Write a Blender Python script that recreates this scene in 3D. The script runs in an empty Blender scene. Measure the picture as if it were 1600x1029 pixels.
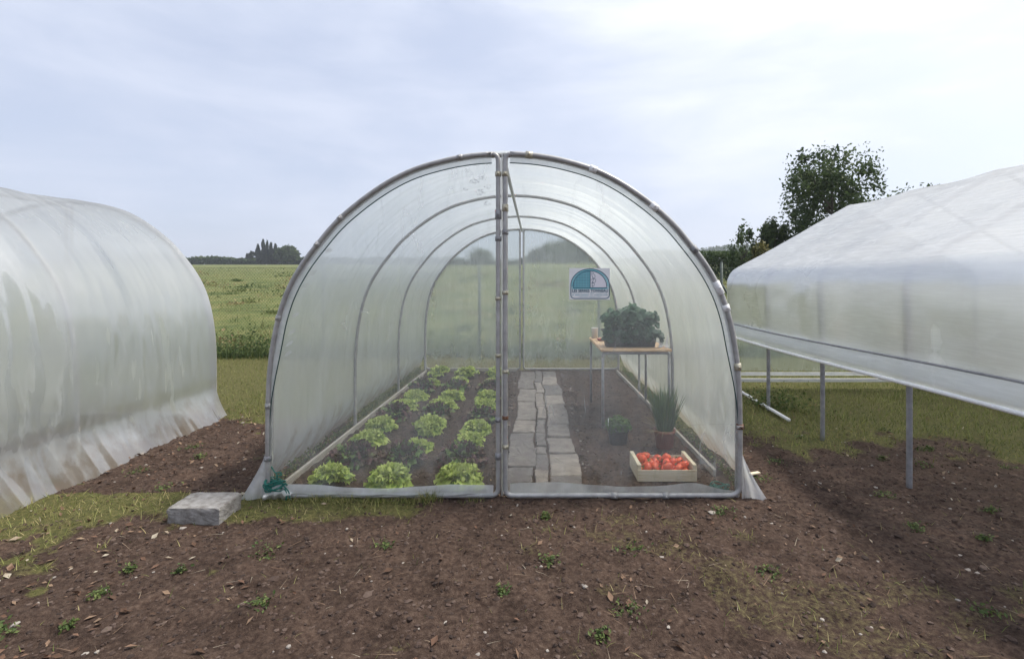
import bpy, bmesh, math, random
import numpy as np
from mathutils import Vector, Matrix, noise as mnoise
random.seed(7); rng = np.random.default_rng(7)
S = bpy.context.scene
COL = S.collection
R = math.radians
PI = math.pi

# camera numbers
CX, CY, CZ, F = 0.194, -3.2, 1.37, 776.0      # camera position, focal length in photo pixels
def at(px, py, Y):                            # a photo pixel at depth Y as a world point
    d = Y - CY
    return Vector((CX + (px-835)/F*d, Y, CZ - (py-440)/F*d))

# ------------------------------------------------------------------ helpers
def hash2(ix, iy, seed):
    n = (ix.astype(np.int64)*374761393 + iy.astype(np.int64)*668265263 + seed*1442695041) & 0x7fffffff
    n = ((n ^ (n >> 13)) * 1274126177) & 0x7fffffff
    return ((n ^ (n >> 16)) & 0xffff) / 65535.0
def vnoise(x, y, seed=0):
    x = np.asarray(x, float); y = np.asarray(y, float)
    ix = np.floor(x); iy = np.floor(y); fx = x-ix; fy = y-iy
    fx = fx*fx*(3-2*fx); fy = fy*fy*(3-2*fy)
    a = hash2(ix, iy, seed); b = hash2(ix+1, iy, seed); c = hash2(ix, iy+1, seed); d = hash2(ix+1, iy+1, seed)
    return (a*(1-fx)+b*fx)*(1-fy) + (c*(1-fx)+d*fx)*fy
def fbm(x, y, seed=0, o=4):
    s = 0; a = .5
    for k in range(o):
        s = s + a*vnoise(np.asarray(x)*2**k, np.asarray(y)*2**k, seed+k*17); a *= .5
    return s/(1-.5**o)
def sstep(a, b, x):
    t = np.clip((np.asarray(x, float)-a)/(b-a), 0, 1); return t*t*(3-2*t)

class MB:
    """collects vertices and faces, then links them as ONE mesh object"""
    def __init__(s): s.V = []; s.F = []; s.n = 0; s.T = []
    def add(s, V, Fs, tone=None):
        V = np.asarray(V, float).reshape(-1, 3)
        if isinstance(Fs, np.ndarray): Fs = [Fs]
        elif len(Fs) and not isinstance(Fs[0], np.ndarray):
            g = {}
            for f in Fs: g.setdefault(len(f), []).append(f)
            Fs = [np.array(v) for v in g.values()]
        for f in Fs: s.F.append(np.asarray(f, np.int64) + s.n)
        s.V.append(V); s.n += len(V)
        s.T.append(np.zeros(len(V)) if tone is None else np.broadcast_to(np.asarray(tone, float), (len(V),)))
        return s
    def build(s, name, mat, parent=None, smooth=True):
        me = bpy.data.meshes.new(name)
        V = np.concatenate(s.V)
        me.vertices.add(len(V)); me.vertices.foreach_set('co', V.astype(np.float32).ravel())
        li = np.concatenate([f.ravel() for f in s.F]); tot = np.concatenate([np.full(len(f), f.shape[1]) for f in s.F])
        st = np.concatenate([[0], np.cumsum(tot)[:-1]])
        me.loops.add(len(li)); me.loops.foreach_set('vertex_index', li.astype(np.int32))
        me.polygons.add(len(tot)); me.polygons.foreach_set('loop_start', st.astype(np.int32))
        me.polygons.foreach_set('loop_total', tot.astype(np.int32))
        me.polygons.foreach_set('use_smooth', np.full(len(tot), smooth))
        a = me.attributes.new('tone', 'FLOAT', 'POINT'); a.data.foreach_set('value', np.concatenate(s.T).astype(np.float32))
        me.update(calc_edges=True); me.validate()
        me.materials.append(mat)
        o = bpy.data.objects.new(name, me); COL.objects.link(o)
        if parent: o.parent = parent
        return o

def tag(o, label=None, cat=None, group=None, kind=None):
    if label: o['label'] = label
    if cat: o['category'] = cat
    if group: o['group'] = group
    if kind: o['kind'] = kind
    return o
def empty(name, loc, label, cat, group=None, rz=0):
    o = bpy.data.objects.new(name, None); COL.objects.link(o); o.location = loc; o.rotation_euler = (0, 0, rz)
    o.empty_display_size = .1
    return tag(o, label, cat, group)
def copy_tree(o, parent=None):
    c = o.copy(); COL.objects.link(c); c.parent = parent
    for ch in list(o.children): copy_tree(ch, c)
    return c

def tube(P, r, n=10, closed=False, caps=True):
    P = np.asarray(P, float); m = len(P)
    r = np.broadcast_to(np.asarray(r, float), (m,))
    T = (np.roll(P, -1, 0)-np.roll(P, 1, 0)) if closed else np.gradient(P, axis=0)
    T /= np.linalg.norm(T, axis=1)[:, None]+1e-12
    u = np.cross(T[0], [0, 0, 1.0])
    if np.linalg.norm(u) < .1: u = np.cross(T[0], [1.0, 0, 0])
    u /= np.linalg.norm(u); V = []
    an = np.arange(n)*2*PI/n
    for i in range(m):
        u = u - T[i]*np.dot(u, T[i]); u /= np.linalg.norm(u); w = np.cross(T[i], u)
        V.append(P[i] + r[i]*(np.cos(an)[:, None]*u + np.sin(an)[:, None]*w))
    V = np.concatenate(V); Fq = []
    for i in range(m if closed else m-1):
        a = i*n; b = ((i+1) % m)*n
        for k in range(n): Fq.append((a+k, a+(k+1) % n, b+(k+1) % n, b+k))
    Fs = [np.array(Fq)]
    if caps and not closed: Fs += [np.array([list(range(n))[::-1]]), np.array([list(range((m-1)*n, m*n))])]
    return V, Fs
def smooth_path(pts, k=6):
    P = [np.array(p, float) for p in pts]; P = [2*P[0]-P[1]]+P+[2*P[-1]-P[-2]]; out = []
    for i in range(1, len(P)-2):
        for j in range(k):
            t = j/k; a, b, c, d = P[i-1:i+3]
            out.append(.5*(2*b+(c-a)*t+(2*a-5*b+4*c-d)*t*t+(-a+3*b-3*c+d)*t**3))
    out.append(P[-2]); return np.array(out)
def bevbox(size, bev=.004, M=None):
    bm = bmesh.new(); bmesh.ops.create_cube(bm, size=1)
    for v in bm.verts: v.co = Vector((v.co.x*size[0], v.co.y*size[1], v.co.z*size[2]))
    if bev: bmesh.ops.bevel(bm, geom=bm.edges[:], offset=bev, segments=2, affect='EDGES', profile=.5)
    if M is not None: bm.transform(M)
    bm.verts.index_update()
    V = np.array([v.co[:] for v in bm.verts]); Fs = [tuple(v.index for v in f.verts) for f in bm.faces]; bm.free()
    return V, Fs
def boxat(c, size, bev=.004, rz=0, rx=0, ry=0):
    return bevbox(size, bev, Matrix.Translation(c) @ Matrix.Rotation(rz, 4, 'Z') @ Matrix.Rotation(ry, 4, 'Y') @ Matrix.Rotation(rx, 4, 'X'))
def lathe(prof, n=28, jitter=0):
    prof = np.array(prof, float); an = np.arange(n)*2*PI/n; V = []
    for r, z in prof: V.append(np.stack([r*np.cos(an), r*np.sin(an), np.full(n, z)], 1))
    V = np.concatenate(V); Fq = [(i*n+k, i*n+(k+1) % n, (i+1)*n+(k+1) % n, (i+1)*n+k) for i in range(len(prof)-1) for k in range(n)]
    return V, [np.array(Fq)]
def grid(X, Y, Z):
    h, w = X.shape; V = np.stack([X, Y, Z], -1).reshape(-1, 3)
    i = np.arange((h-1)*(w-1)); r = i//(w-1); c = i % (w-1); a = r*w+c
    return V, np.stack([a, a+1, a+w+1, a+w], 1)
ICO = None
def blobs(mb, C, rad, squash=.7, tone=None, lvl=1):
    """many small uneven lumps (stones, clods)"""
    global ICO
    bm = bmesh.new(); bmesh.ops.create_icosphere(bm, subdivisions=lvl, radius=1); bm.verts.index_update()
    v0 = np.array([v.co[:] for v in bm.verts]); f0 = np.array([[v.index for v in f.verts] for f in bm.faces]); bm.free()
    C = np.asarray(C, float); N = len(C); rad = np.broadcast_to(rad, (N,))
    sc = rng.uniform(.6, 1.25, (N, len(v0), 1))
    ax = rng.uniform(.65, 1.3, (N, 1, 3)); ax[:, :, 2] *= squash
    a = rng.uniform(0, 2*PI, N); v = v0[None]*sc*ax*rad[:, None, None]
    x = v[:, :, 0]*np.cos(a)[:, None]-v[:, :, 1]*np.sin(a)[:, None]; y = v[:, :, 0]*np.sin(a)[:, None]+v[:, :, 1]*np.cos(a)[:, None]
    V = np.stack([x, y, v[:, :, 2]], -1)+C[:, None]
    Fs = (f0[None]+(np.arange(N)*len(v0))[:, None, None]).reshape(-1, 3)
    t = rng.uniform(0, 1, N) if tone is None else tone
    mb.add(V.reshape(-1, 3), Fs, np.repeat(t, len(v0)))

# ------------------------------------------------------------------ materials
def newmat(name):
    m = bpy.data.materials.new(name); m.use_nodes = True; nt = m.node_tree; nt.nodes.clear()
    out = nt.nodes.new('ShaderNodeOutputMaterial'); return m, nt, out
def nd(nt, t, **kw):
    n = nt.nodes.new('ShaderNode'+t)
    for k, v in kw.items():
        if k in n.inputs: n.inputs[k].default_value = v
        else: setattr(n, k, v)
    return n
def ramp(nt, stops, fac=None):
    n = nt.nodes.new('ShaderNodeValToRGB'); e = n.color_ramp.elements
    while len(e) < len(stops): e.new(.5)
    for el, (p, c) in zip(e, stops): el.position = p; el.color = (*c, 1) if len(c) == 3 else c
    if fac is not None: nt.links.new(fac, n.inputs['Fac'])
    return n
def obj_noise(nt, scale, detail=5, rough=.6, sx=(1, 1, 1)):
    tc = nd(nt, 'TexCoord'); mp = nd(nt, 'Mapping'); mp.inputs['Scale'].default_value = sx
    nt.links.new(tc.outputs['Object'], mp.inputs['Vector'])
    n = nd(nt, 'TexNoise', Scale=scale, Detail=detail, Roughness=rough); nt.links.new(mp.outputs['Vector'], n.inputs['Vector'])
    return n
def matte(name, stops, scale=20, rough=.7, bump=.2, bscale=None, metal=0, spec=.5, sx=(1, 1, 1), bdist=.01):
    m, nt, out = newmat(name); n = obj_noise(nt, scale, sx=sx); r = ramp(nt, stops, n.outputs['Fac'])
    b = nd(nt, 'BsdfPrincipled', Roughness=rough, Metallic=metal); b.inputs['Specular IOR Level'].default_value = spec
    nt.links.new(r.outputs['Color'], b.inputs['Base Color'])
    if bump:
        n2 = obj_noise(nt, bscale or scale*2, sx=sx); bp = nd(nt, 'Bump', Strength=bump, Distance=bdist)
        nt.links.new(n2.outputs['Fac'], bp.inputs['Height']); nt.links.new(bp.outputs['Normal'], b.inputs['Normal'])
    nt.links.new(b.outputs['BSDF'], out.inputs['Surface']); return m
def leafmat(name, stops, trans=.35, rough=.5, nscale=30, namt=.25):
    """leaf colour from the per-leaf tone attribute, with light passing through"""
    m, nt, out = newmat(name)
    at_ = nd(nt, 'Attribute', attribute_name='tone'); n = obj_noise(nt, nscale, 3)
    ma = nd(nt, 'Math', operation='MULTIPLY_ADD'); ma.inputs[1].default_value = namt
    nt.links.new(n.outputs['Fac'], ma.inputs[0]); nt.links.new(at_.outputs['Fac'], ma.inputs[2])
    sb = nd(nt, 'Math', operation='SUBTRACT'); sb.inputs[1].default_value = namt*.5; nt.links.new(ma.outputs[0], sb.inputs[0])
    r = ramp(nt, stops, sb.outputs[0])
    b = nd(nt, 'BsdfPrincipled', Roughness=rough); b.inputs['Specular IOR Level'].default_value = .3
    t = nd(nt, 'BsdfTranslucent'); mx = nd(nt, 'MixShader', Fac=trans)
    nt.links.new(r.outputs['Color'], b.inputs['Base Color']); nt.links.new(r.outputs['Color'], t.inputs['Color'])
    nt.links.new(b.outputs['BSDF'], mx.inputs[1]); nt.links.new(t.outputs['BSDF'], mx.inputs[2])
    nt.links.new(mx.outputs[0], out.inputs['Surface']); return m
def filmmat(name, op, col=(.82, .85, .85), var=.12, sx=(3, 3, .5), trl=.6, gloss=.5, thread=False, blur=0, brough=.22, crease=0, csx=(1, 1, 1)):
    """translucent polythene: part of the light passes straight, part is scattered"""
    m, nt, out = newmat(name)
    n = obj_noise(nt, 1.6, 5, .6, sx); n2 = obj_noise(nt, 22, 3, .6, (1, 1, .25))
    a1 = nd(nt, 'MapRange'); a1.inputs['From Min'].default_value = .3; a1.inputs['From Max'].default_value = .7
    a1.inputs['To Min'].default_value = op-var; a1.inputs['To Max'].default_value = op+var
    nt.links.new(n.outputs['Fac'], a1.inputs['Value'])
    a2 = nd(nt, 'MapRange'); a2.inputs['To Min'].default_value = -.04; a2.inputs['To Max'].default_value = .04
    nt.links.new(n2.outputs['Fac'], a2.inputs['Value'])
    ad = nd(nt, 'Math', operation='ADD'); nt.links.new(a1.outputs[0], ad.inputs[0]); nt.links.new(a2.outputs[0], ad.inputs[1])
    fac = ad.outputs[0]
    if thread:
        w = obj_noise(nt, 9, 3, .5, (.6, .6, 9)); mr = nd(nt, 'MapRange'); mr.inputs['From Min'].default_value = .45; mr.inputs['From Max'].default_value = .75
        mr.inputs['To Min'].default_value = -.08; mr.inputs['To Max'].default_value = .16; nt.links.new(w.outputs['Fac'], mr.inputs['Value'])
        a3 = nd(nt, 'Math', operation='ADD'); nt.links.new(fac, a3.inputs[0]); nt.links.new(mr.outputs[0], a3.inputs[1]); fac = a3.outputs[0]
    if crease:
        c1 = obj_noise(nt, 2.6, 4, .55, csx); s1 = nd(nt, 'Math', operation='SUBTRACT'); s1.inputs[1].default_value = .5; nt.links.new(c1.outputs['Fac'], s1.inputs[0])
        b1 = nd(nt, 'Math', operation='ABSOLUTE'); nt.links.new(s1.outputs[0], b1.inputs[0]); mr1 = nd(nt, 'MapRange'); mr1.inputs['From Min'].default_value = 0; mr1.inputs['From Max'].default_value = .022
        mr1.inputs['To Min'].default_value = crease; mr1.inputs['To Max'].default_value = 0; nt.links.new(b1.outputs[0], mr1.inputs['Value'])
        k1 = obj_noise(nt, 1.1, 3, .5); kr = nd(nt, 'MapRange'); kr.inputs['From Min'].default_value = .45; kr.inputs['From Max'].default_value = .65; nt.links.new(k1.outputs['Fac'], kr.inputs['Value'])
        km = nd(nt, 'Math', operation='MULTIPLY'); nt.links.new(mr1.outputs[0], km.inputs[0]); nt.links.new(kr.outputs[0], km.inputs[1])
        a4 = nd(nt, 'Math', operation='ADD'); a4.use_clamp = True; nt.links.new(fac, a4.inputs[0]); nt.links.new(km.outputs[0], a4.inputs[1]); fac = a4.outputs[0]
    tp = nd(nt, 'BsdfTransparent', Color=(.955, .97, .965, 1)); d = nd(nt, 'BsdfDiffuse', Color=(*col, 1)); t = nd(nt, 'BsdfTranslucent', Color=(*col, 1))
    if blur:
        rf = nd(nt, 'BsdfRefraction', Roughness=brough, IOR=1.08, Color=(.94, .97, .95, 1)); mb_ = nd(nt, 'MixShader', Fac=blur)
        nt.links.new(tp.outputs[0], mb_.inputs[1]); nt.links.new(rf.outputs[0], mb_.inputs[2]); tp = mb_
    if crease:
        tz = nd(nt, 'TexCoord'); sz = nd(nt, 'SeparateXYZ'); nt.links.new(tz.outputs['Object'], sz.inputs[0]); nm = obj_noise(nt, 7, 6, .7, (1, 1, .6))
        q1 = nd(nt, 'MapRange'); q1.inputs['From Min'].default_value = .04; q1.inputs['From Max'].default_value = .42; q1.inputs['To Min'].default_value = .24; q1.inputs['To Max'].default_value = -.2; nt.links.new(sz.outputs['Z'], q1.inputs['Value'])
        q2 = nd(nt, 'Math', operation='ADD'); nt.links.new(nm.outputs['Fac'], q2.inputs[0]); nt.links.new(q1.outputs[0], q2.inputs[1])
        qr = ramp(nt, [(.5, (*col, 1)), (.72, (.42, .36, .29, 1))], q2.outputs[0])
        for q in (d, t): nt.links.new(qr.outputs[0], q.inputs['Color'])
    m1 = nd(nt, 'MixShader', Fac=trl); nt.links.new(d.outputs[0], m1.inputs[1]); nt.links.new(t.outputs[0], m1.inputs[2])
    m2 = nd(nt, 'MixShader'); nt.links.new(fac, m2.inputs['Fac']); nt.links.new(tp.outputs[0], m2.inputs[1]); nt.links.new(m1.outputs[0], m2.inputs[2])
    g = nd(nt, 'BsdfGlossy', Roughness=.22); fr = nd(nt, 'Fresnel', IOR=1.4); fm = nd(nt, 'Math', operation='MULTIPLY'); fm.inputs[1].default_value = gloss
    nt.links.new(fr.outputs[0], fm.inputs[0])
    m3 = nd(nt, 'MixShader'); nt.links.new(fm.outputs[0], m3.inputs['Fac']); nt.links.new(m2.outputs[0], m3.inputs[1]); nt.links.new(g.outputs[0], m3.inputs[2])
    bp = nd(nt, 'Bump', Strength=.25, Distance=.01); nb = obj_noise(nt, 5, 4, .5, (1.5, 1.5, .4)); nt.links.new(nb.outputs['Fac'], bp.inputs['Height'])
    for q in (d, t, g): nt.links.new(bp.outputs['Normal'], q.inputs['Normal'])
    nt.links.new(m3.outputs[0], out.inputs['Surface']); return m

M = {}
M['steel'] = matte('galvanised steel', [(.3, (.27, .265, .26)), (.55, (.37, .365, .36)), (.75, (.46, .455, .45))], 14, .42, .06, metal=.25)
M['steel_dull'] = matte('weathered steel', [(.3, (.19, .19, .20)), (.7, (.32, .32, .33))], 18, .55, .06, metal=.3)
M['rust'] = matte('rusty iron', [(.35, (.10, .04, .022)), (.6, (.18, .09, .05)), (.75, (.22, .2, .18))], 60, .8, .3)
M['clip'] = matte('zinc clip', [(.35, (.34, .31, .22)), (.6, (.5, .47, .38))], 40, .45, .1, metal=.4)
M['clipw'] = matte('pale clip', [(.3, (.7, .7, .7)), (.7, (.8, .8, .8))], 30, .5, .1)
M['film_door'] = filmmat('clear door film', .19, (.80, .82, .83), .045, crease=.16, csx=(1.1, 1, .45))
M['film_cover'] = filmmat('cloudy cover film', .50, (.70, .72, .715), .09, (1.2, 3.5, .7), .62, blur=.62, brough=.75, gloss=.32, crease=.2, csx=(.5, 1.6, .5))
M['film_back'] = filmmat('back door film', .34, (.72, .78, .74), .08, blur=.7, crease=.15, csx=(1.5, 1, .5))
M['film_hem'] = filmmat('doubled film hem', .60, (.82, .84, .86), .15, (5, 5, 5), .5)
M['film_white'] = filmmat('folded white film', .72, (.85, .85, .85), .12, (5, 5, 3), .5)
M['film_old'] = filmmat('woven neighbouring film', .60, (.87, .89, .89), .08, (1, 1, 6), .45, thread=True, blur=.6, brough=.5, crease=.18, csx=(.6, .8, 1.6))
M['cord'] = matte('dark green cord', [(.3, (.012, .04, .038)), (.7, (.03, .07, .065))], 60, .8, .1)
M['rope'] = matte('teal rope', [(.3, (.003, .07, .06)), (.55, (.005, .14, .11)), (.75, (.01, .2, .16))], 120, .6, .4, bscale=300)
M['board'] = matte('weathered wood', [(.3, (.26, .23, .19)), (.55, (.40, .37, .32)), (.8, (.5, .47, .42))], 12, .8, .3, sx=(8, .6, 8))
M['boardw'] = matte('pale board', [(.3, (.5, .5, .48)), (.7, (.66, .66, .64))], 10, .7, .2, sx=(.6, 8, 8))
M['planktop'] = matte('table plywood', [(.3, (.50, .31, .17)), (.55, (.62, .42, .25)), (.8, (.68, .5, .33))], 10, .6, .15, sx=(1, 7, 1))
M['cratewood'] = matte('pale crate wood', [(.28, (.44, .35, .22)), (.42, (.64, .54, .37)), (.6, (.72, .63, .46)), (.8, (.78, .70, .54))], 11, .65, .15, sx=(1, 1, 9))
M['stone'] = matte('worn paving stone', [(.25, (.16, .135, .12)), (.45, (.245, .215, .19)), (.62, (.31, .28, .25)), (.85, (.38, .35, .31))], 7, .85, .5, 45)
M['concrete'] = matte('grey concrete', [(.3, (.12, .105, .095)), (.5, (.22, .21, .20)), (.75, (.32, .31, .30))], 18, .85, .5, 70)
M['black'] = matte('black plastic', [(.3, (.012, .014, .018)), (.7, (.03, .034, .04))], 20, .5, .05)
M['terra'] = matte('terracotta plastic', [(.3, (.16, .045, .03)), (.7, (.24, .075, .05))], 14, .6, .05)
M['tomato'] = matte('tomato skin', [(.3, (.60, .045, .018)), (.55, (.76, .105, .028)), (.75, (.80, .19, .045))], 16, .25, .03)
M['calyx'] = matte('tomato stalk', [(.3, (.05, .12, .02)), (.7, (.1, .2, .04))], 30, .7, .1)
M['whitepl'] = matte('white plastic', [(.3, (.74, .74, .74)), (.7, (.82, .82, .82))], 20, .4, .03)
M['redpl'] = matte('red plastic', [(.3, (.32, .05, .035)), (.7, (.42, .08, .06))], 20, .4, .03)
M['teal'] = matte('teal ink', [(.3, (.006, .07, .12)), (.7, (.01, .10, .16))], 10, .5, 0)
M['tealpale'] = matte('pale teal ink', [(.3, (.18, .50, .56)), (.7, (.26, .58, .63))], 10, .5, 0)
M['tealmid'] = matte('mid teal ink', [(.3, (.13, .33, .40)), (.7, (.17, .38, .45))], 10, .5, 0)
M['pink'] = matte('pale print', [(.3, (.72, .70, .75)), (.7, (.78, .76, .80))], 10, .5, 0)
M['bark'] = matte('bark', [(.3, (.05, .042, .035)), (.7, (.13, .11, .09))], 8, .9, .6, sx=(3, 3, .5))
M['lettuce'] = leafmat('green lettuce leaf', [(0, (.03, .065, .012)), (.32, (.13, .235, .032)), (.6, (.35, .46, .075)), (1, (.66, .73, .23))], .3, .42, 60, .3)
M['lettuce_red'] = leafmat('red lettuce leaf', [(0, (.07, .14, .03)), (.25, (.13, .20, .05)), (.42, (.11, .10, .05)), (.7, (.085, .036, .040)), (1, (.19, .085, .08))], .15, .42, 60, .3)
M['grass'] = leafmat('lawn blade', [(0, (.05, .075, .02)), (.35, (.12, .155, .036)), (.65, (.24, .25, .075)), (1, (.41, .34, .17))], .3, .6, 2, .3)
M['meadow'] = leafmat('meadow blade', [(0, (.045, .07, .02)), (.3, (.095, .135, .036)), (.55, (.18, .20, .065)), (.75, (.28, .255, .11)), (.88, (.30, .22, .12)), (1, (.26, .16, .10))], .3, .65, .6, .3)
M['weed'] = leafmat('weed leaf', [(0, (.03, .05, .016)), (.5, (.07, .11, .03)), (.8, (.15, .18, .055)), (1, (.22, .17, .09))], .3, .6, 3, .3)
M['strawb'] = leafmat('dark leaf', [(0, (.014, .042, .024)), (.5, (.032, .085, .046)), (1, (.11, .20, .12))], .2, .4, 40, .3)
M['chive'] = leafmat('chive stem', [(0, (.03, .075, .03)), (.6, (.07, .15, .055)), (1, (.17, .26, .1))], .15, .5, 40, .3)
M['herb'] = leafmat('herb leaf', [(0, (.02, .05, .01)), (.5, (.05, .115, .02)), (1, (.12, .2, .04))], .3, .5, 40, .3)
M['poplar'] = leafmat('poplar foliage', [(0, (.018, .032, .018)), (.5, (.032, .052, .027)), (1, (.06, .085, .04))], .2, .7, 1, .3)
M['crown'] = leafmat('tree foliage', [(0, (.03, .055, .02)), (.5, (.065, .10, .035)), (1, (.13, .17, .06))], .4, .6, 1, .3)
M['hedge'] = leafmat('hedge foliage', [(0, (.022, .048, .012)), (.5, (.055, .095, .025)), (1, (.13, .17, .045))], .3, .6, 1, .3)
M['shrub'] = leafmat('yellowish shrub foliage', [(0, (.05, .06, .015)), (.5, (.12, .115, .03)), (1, (.22, .18, .06))], .3, .6, 1, .3)
M['clod'] = leafmat('soil crumb', [(0, (.035, .024, .02)), (.55, (.075, .05, .04)), (.85, (.11, .08, .065)), (1, (.3, .27, .24))], 0, .95, 60, .2)
M['litter'] = leafmat('dead leaf', [(0, (.07, .04, .025)), (.5, (.16, .09, .06)), (.85, (.26, .18, .12)), (1, (.42, .38, .3))], .15, .8, 30, .3)
M['wire'] = matte('fence wire', [(.3, (.05, .07, .06)), (.7, (.09, .11, .1))], 5, .6, 0, metal=.2)

# ------------------------------------------------------------------ ground
def hill(x, y):
    z = .042*np.clip(y-8, 0, None) * sstep(6, 16, y)
    z = np.where(y > 252, .042*244 + .0*y, z)
    z = z + sstep(120, 260, x)*np.clip(y-252, 0, 420)*.078
    return z
def inside(x, y, m=0.0): return (np.abs(x) < 1.52+m) & (y > -.02-m) & (y < 4.56+m)
def grassiness(x, y):
    """1 = turf, 0 = bare soil"""
    n = fbm(x*1.7, y*1.7, 3, 4); n2 = fbm(x*6, y*6, 9, 3)
    d = .35*(n-.5)*2 + .3*(n2-.5)*2
    wide = sstep(-3.6, -5.6, x)                       # turf reaches further forward away from the tunnel
    left = sstep(1.35, 2.1, y + d*1.6 + wide*1.6); right = sstep(1.2, 1.95, y + d*1.8 + .55*sstep(2.2, 2.8, x) + .2)
    g = np.where(x < 0, left, right)
    g = np.maximum(g, sstep(.06, .25, d + .02 - .10*np.abs(x+2.4)) * (x < -1.5) * (y > .2))
    front = sstep(-.62, -.5, x*-1-1.3+d*.6+1.0*0)*0
    strip = (1-sstep(-.70, -.40, x+d*.8)) * sstep(-.55, -.2, y+d*.6) * (y < .03)
    fore = sstep(.02, .22, d + .05*np.sin(x*1.3) - .02) * (y < -.25) * (.45 + .55*sstep(0, -1.6, x))
    g = np.maximum(np.maximum(g, strip*.9), fore*.9)
    g = np.where(inside(x, y), 0, g)
    return np.clip(g, 0, 1)
def gz(x, y):
    x = np.asarray(x, float); y = np.asarray(y, float)
    near = (1-sstep(9, 14, np.hypot(x, y-2)))
    b = (fbm(x*7, y*7, 21, 5)-.5)*.05 + (fbm(x*28, y*28, 33, 3)-.5)*.022
    g = grassiness(x, y)
    path = (x > -.04) & (x < .57) & (y > -.02) & (y < 4.5)
    b = np.where(path, b*.25-.014, b*(1-.6*g)-.006)
    bed = (np.abs(x) < 1.45) & (y > .05) & (y < 4.45)
    return hill(x, y) + b*near + np.where(bed & ~path, .008*np.cos(x*13+1), 0)
def axis(lo, hi, step, flo, fhi, ratio=1.16):
    a = list(np.arange(lo, hi+1e-6, step)); s = step; v = lo; pre = []
    while v > flo: s *= ratio; v -= s; pre.append(v)
    s = step; v = hi; post = []
    while v < fhi: s *= ratio; v += s; post.append(v)
    return np.array(pre[::-1]+a+post)
gx = axis(-3.4, 3.4, .022, -900, 900); gy = axis(-2.0, 4.8, .022, -60, 1400)
GX, GY = np.meshgrid(gx, gy); GZ = gz(GX, GY)
m, nt, out = newmat('earth and turf')
at_ = nd(nt, 'Attribute', attribute_name='tone'); n1 = obj_noise(nt, 38, 8, .7); n2 = obj_noise(nt, 4.5, 6, .6); n3 = obj_noise(nt, .5, 8, .65); n4 = obj_noise(nt, 150, 4, .6)
soil = ramp(nt, [(.25, (.024, .015, .012)), (.43, (.056, .037, .029)), (.56, (.092, .063, .049)), (.70, (.145, .106, .083)), (.82, (.23, .19, .16))], n1.outputs['Fac'])
soil2 = nd(nt, 'Mix', data_type='RGBA', blend_type='MULTIPLY'); soil2.inputs[0].default_value = .8
sr = ramp(nt, [(.3, (.42, .39, .37)), (.5, (.85, .82, .8)), (.7, (1.15, 1.1, 1.05))], n2.outputs['Fac']); nt.links.new(soil.outputs[0], soil2.inputs[6]); nt.links.new(sr.outputs[0], soil2.inputs[7])
turf = ramp(nt, [(.25, (.035, .035, .016)), (.48, (.085, .085, .03)), (.66, (.15, .13, .055)), (.85, (.24, .19, .10))], n1.outputs['Fac'])
fld = ramp(nt, [(.3, (.06, .08, .026)), (.48, (.12, .14, .048)), (.6, (.17, .17, .065)), (.75, (.21, .165, .085))], n3.outputs['Fac'])
gm = nd(nt, 'NewGeometry'); sp = nd(nt, 'SeparateXYZ'); nt.links.new(gm.outputs['Position'], sp.inputs[0])
fr = nd(nt, 'MapRange'); fr.inputs['From Min'].default_value = 5.2; fr.inputs['From Max'].default_value = 9; nt.links.new(sp.outputs['Y'], fr.inputs['Value'])
tf = nd(nt, 'Mix', data_type='RGBA'); nt.links.new(fr.outputs[0], tf.inputs[0]); nt.links.new(turf.outputs[0], tf.inputs[6]); nt.links.new(fld.outputs[0], tf.inputs[7])
am = nd(nt, 'Math', operation='MULTIPLY_ADD'); am.inputs[1].default_value = .8; nt.links.new(n1.outputs['Fac'], am.inputs[0])
sb = nd(nt, 'Math', operation='SUBTRACT'); sb.inputs[1].default_value = .4; nt.links.new(at_.outputs['Fac'], am.inputs[2]); nt.links.new(am.outputs[0], sb.inputs[0])
mr = nd(nt, 'MapRange'); mr.inputs['From Min'].default_value = .35; mr.inputs['From Max'].default_value = .65; nt.links.new(sb.outputs[0], mr.inputs['Value'])
mx = nd(nt, 'Mix', data_type='RGBA'); nt.links.new(mr.outputs[0], mx.inputs[0]); nt.links.new(soil2.outputs[2], mx.inputs[6]); nt.links.new(tf.outputs[2], mx.inputs[7])
b = nd(nt, 'BsdfPrincipled', Roughness=.95); b.inputs['Specular IOR Level'].default_value = .15; nt.links.new(mx.outputs[2], b.inputs['Base Color'])
bp = nd(nt, 'Bump', Strength=.9, Distance=.012); ba = nd(nt, 'Math', operation='ADD'); nt.links.new(n1.outputs['Fac'], ba.inputs[0]); nt.links.new(n4.outputs['Fac'], ba.inputs[1])
nt.links.new(ba.outputs[0], bp.inputs['Height']); nt.links.new(bp.outputs['Normal'], b.inputs['Normal']); nt.links.new(b.outputs['BSDF'], out.inputs['Surface'])
M['ground'] = m
g = MB(); V, Fq = grid(GX, GY, GZ); g.add(V, Fq, grassiness(GX, GY).ravel())
tag(g.build('ground', M['ground']), kind='structure')

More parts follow.
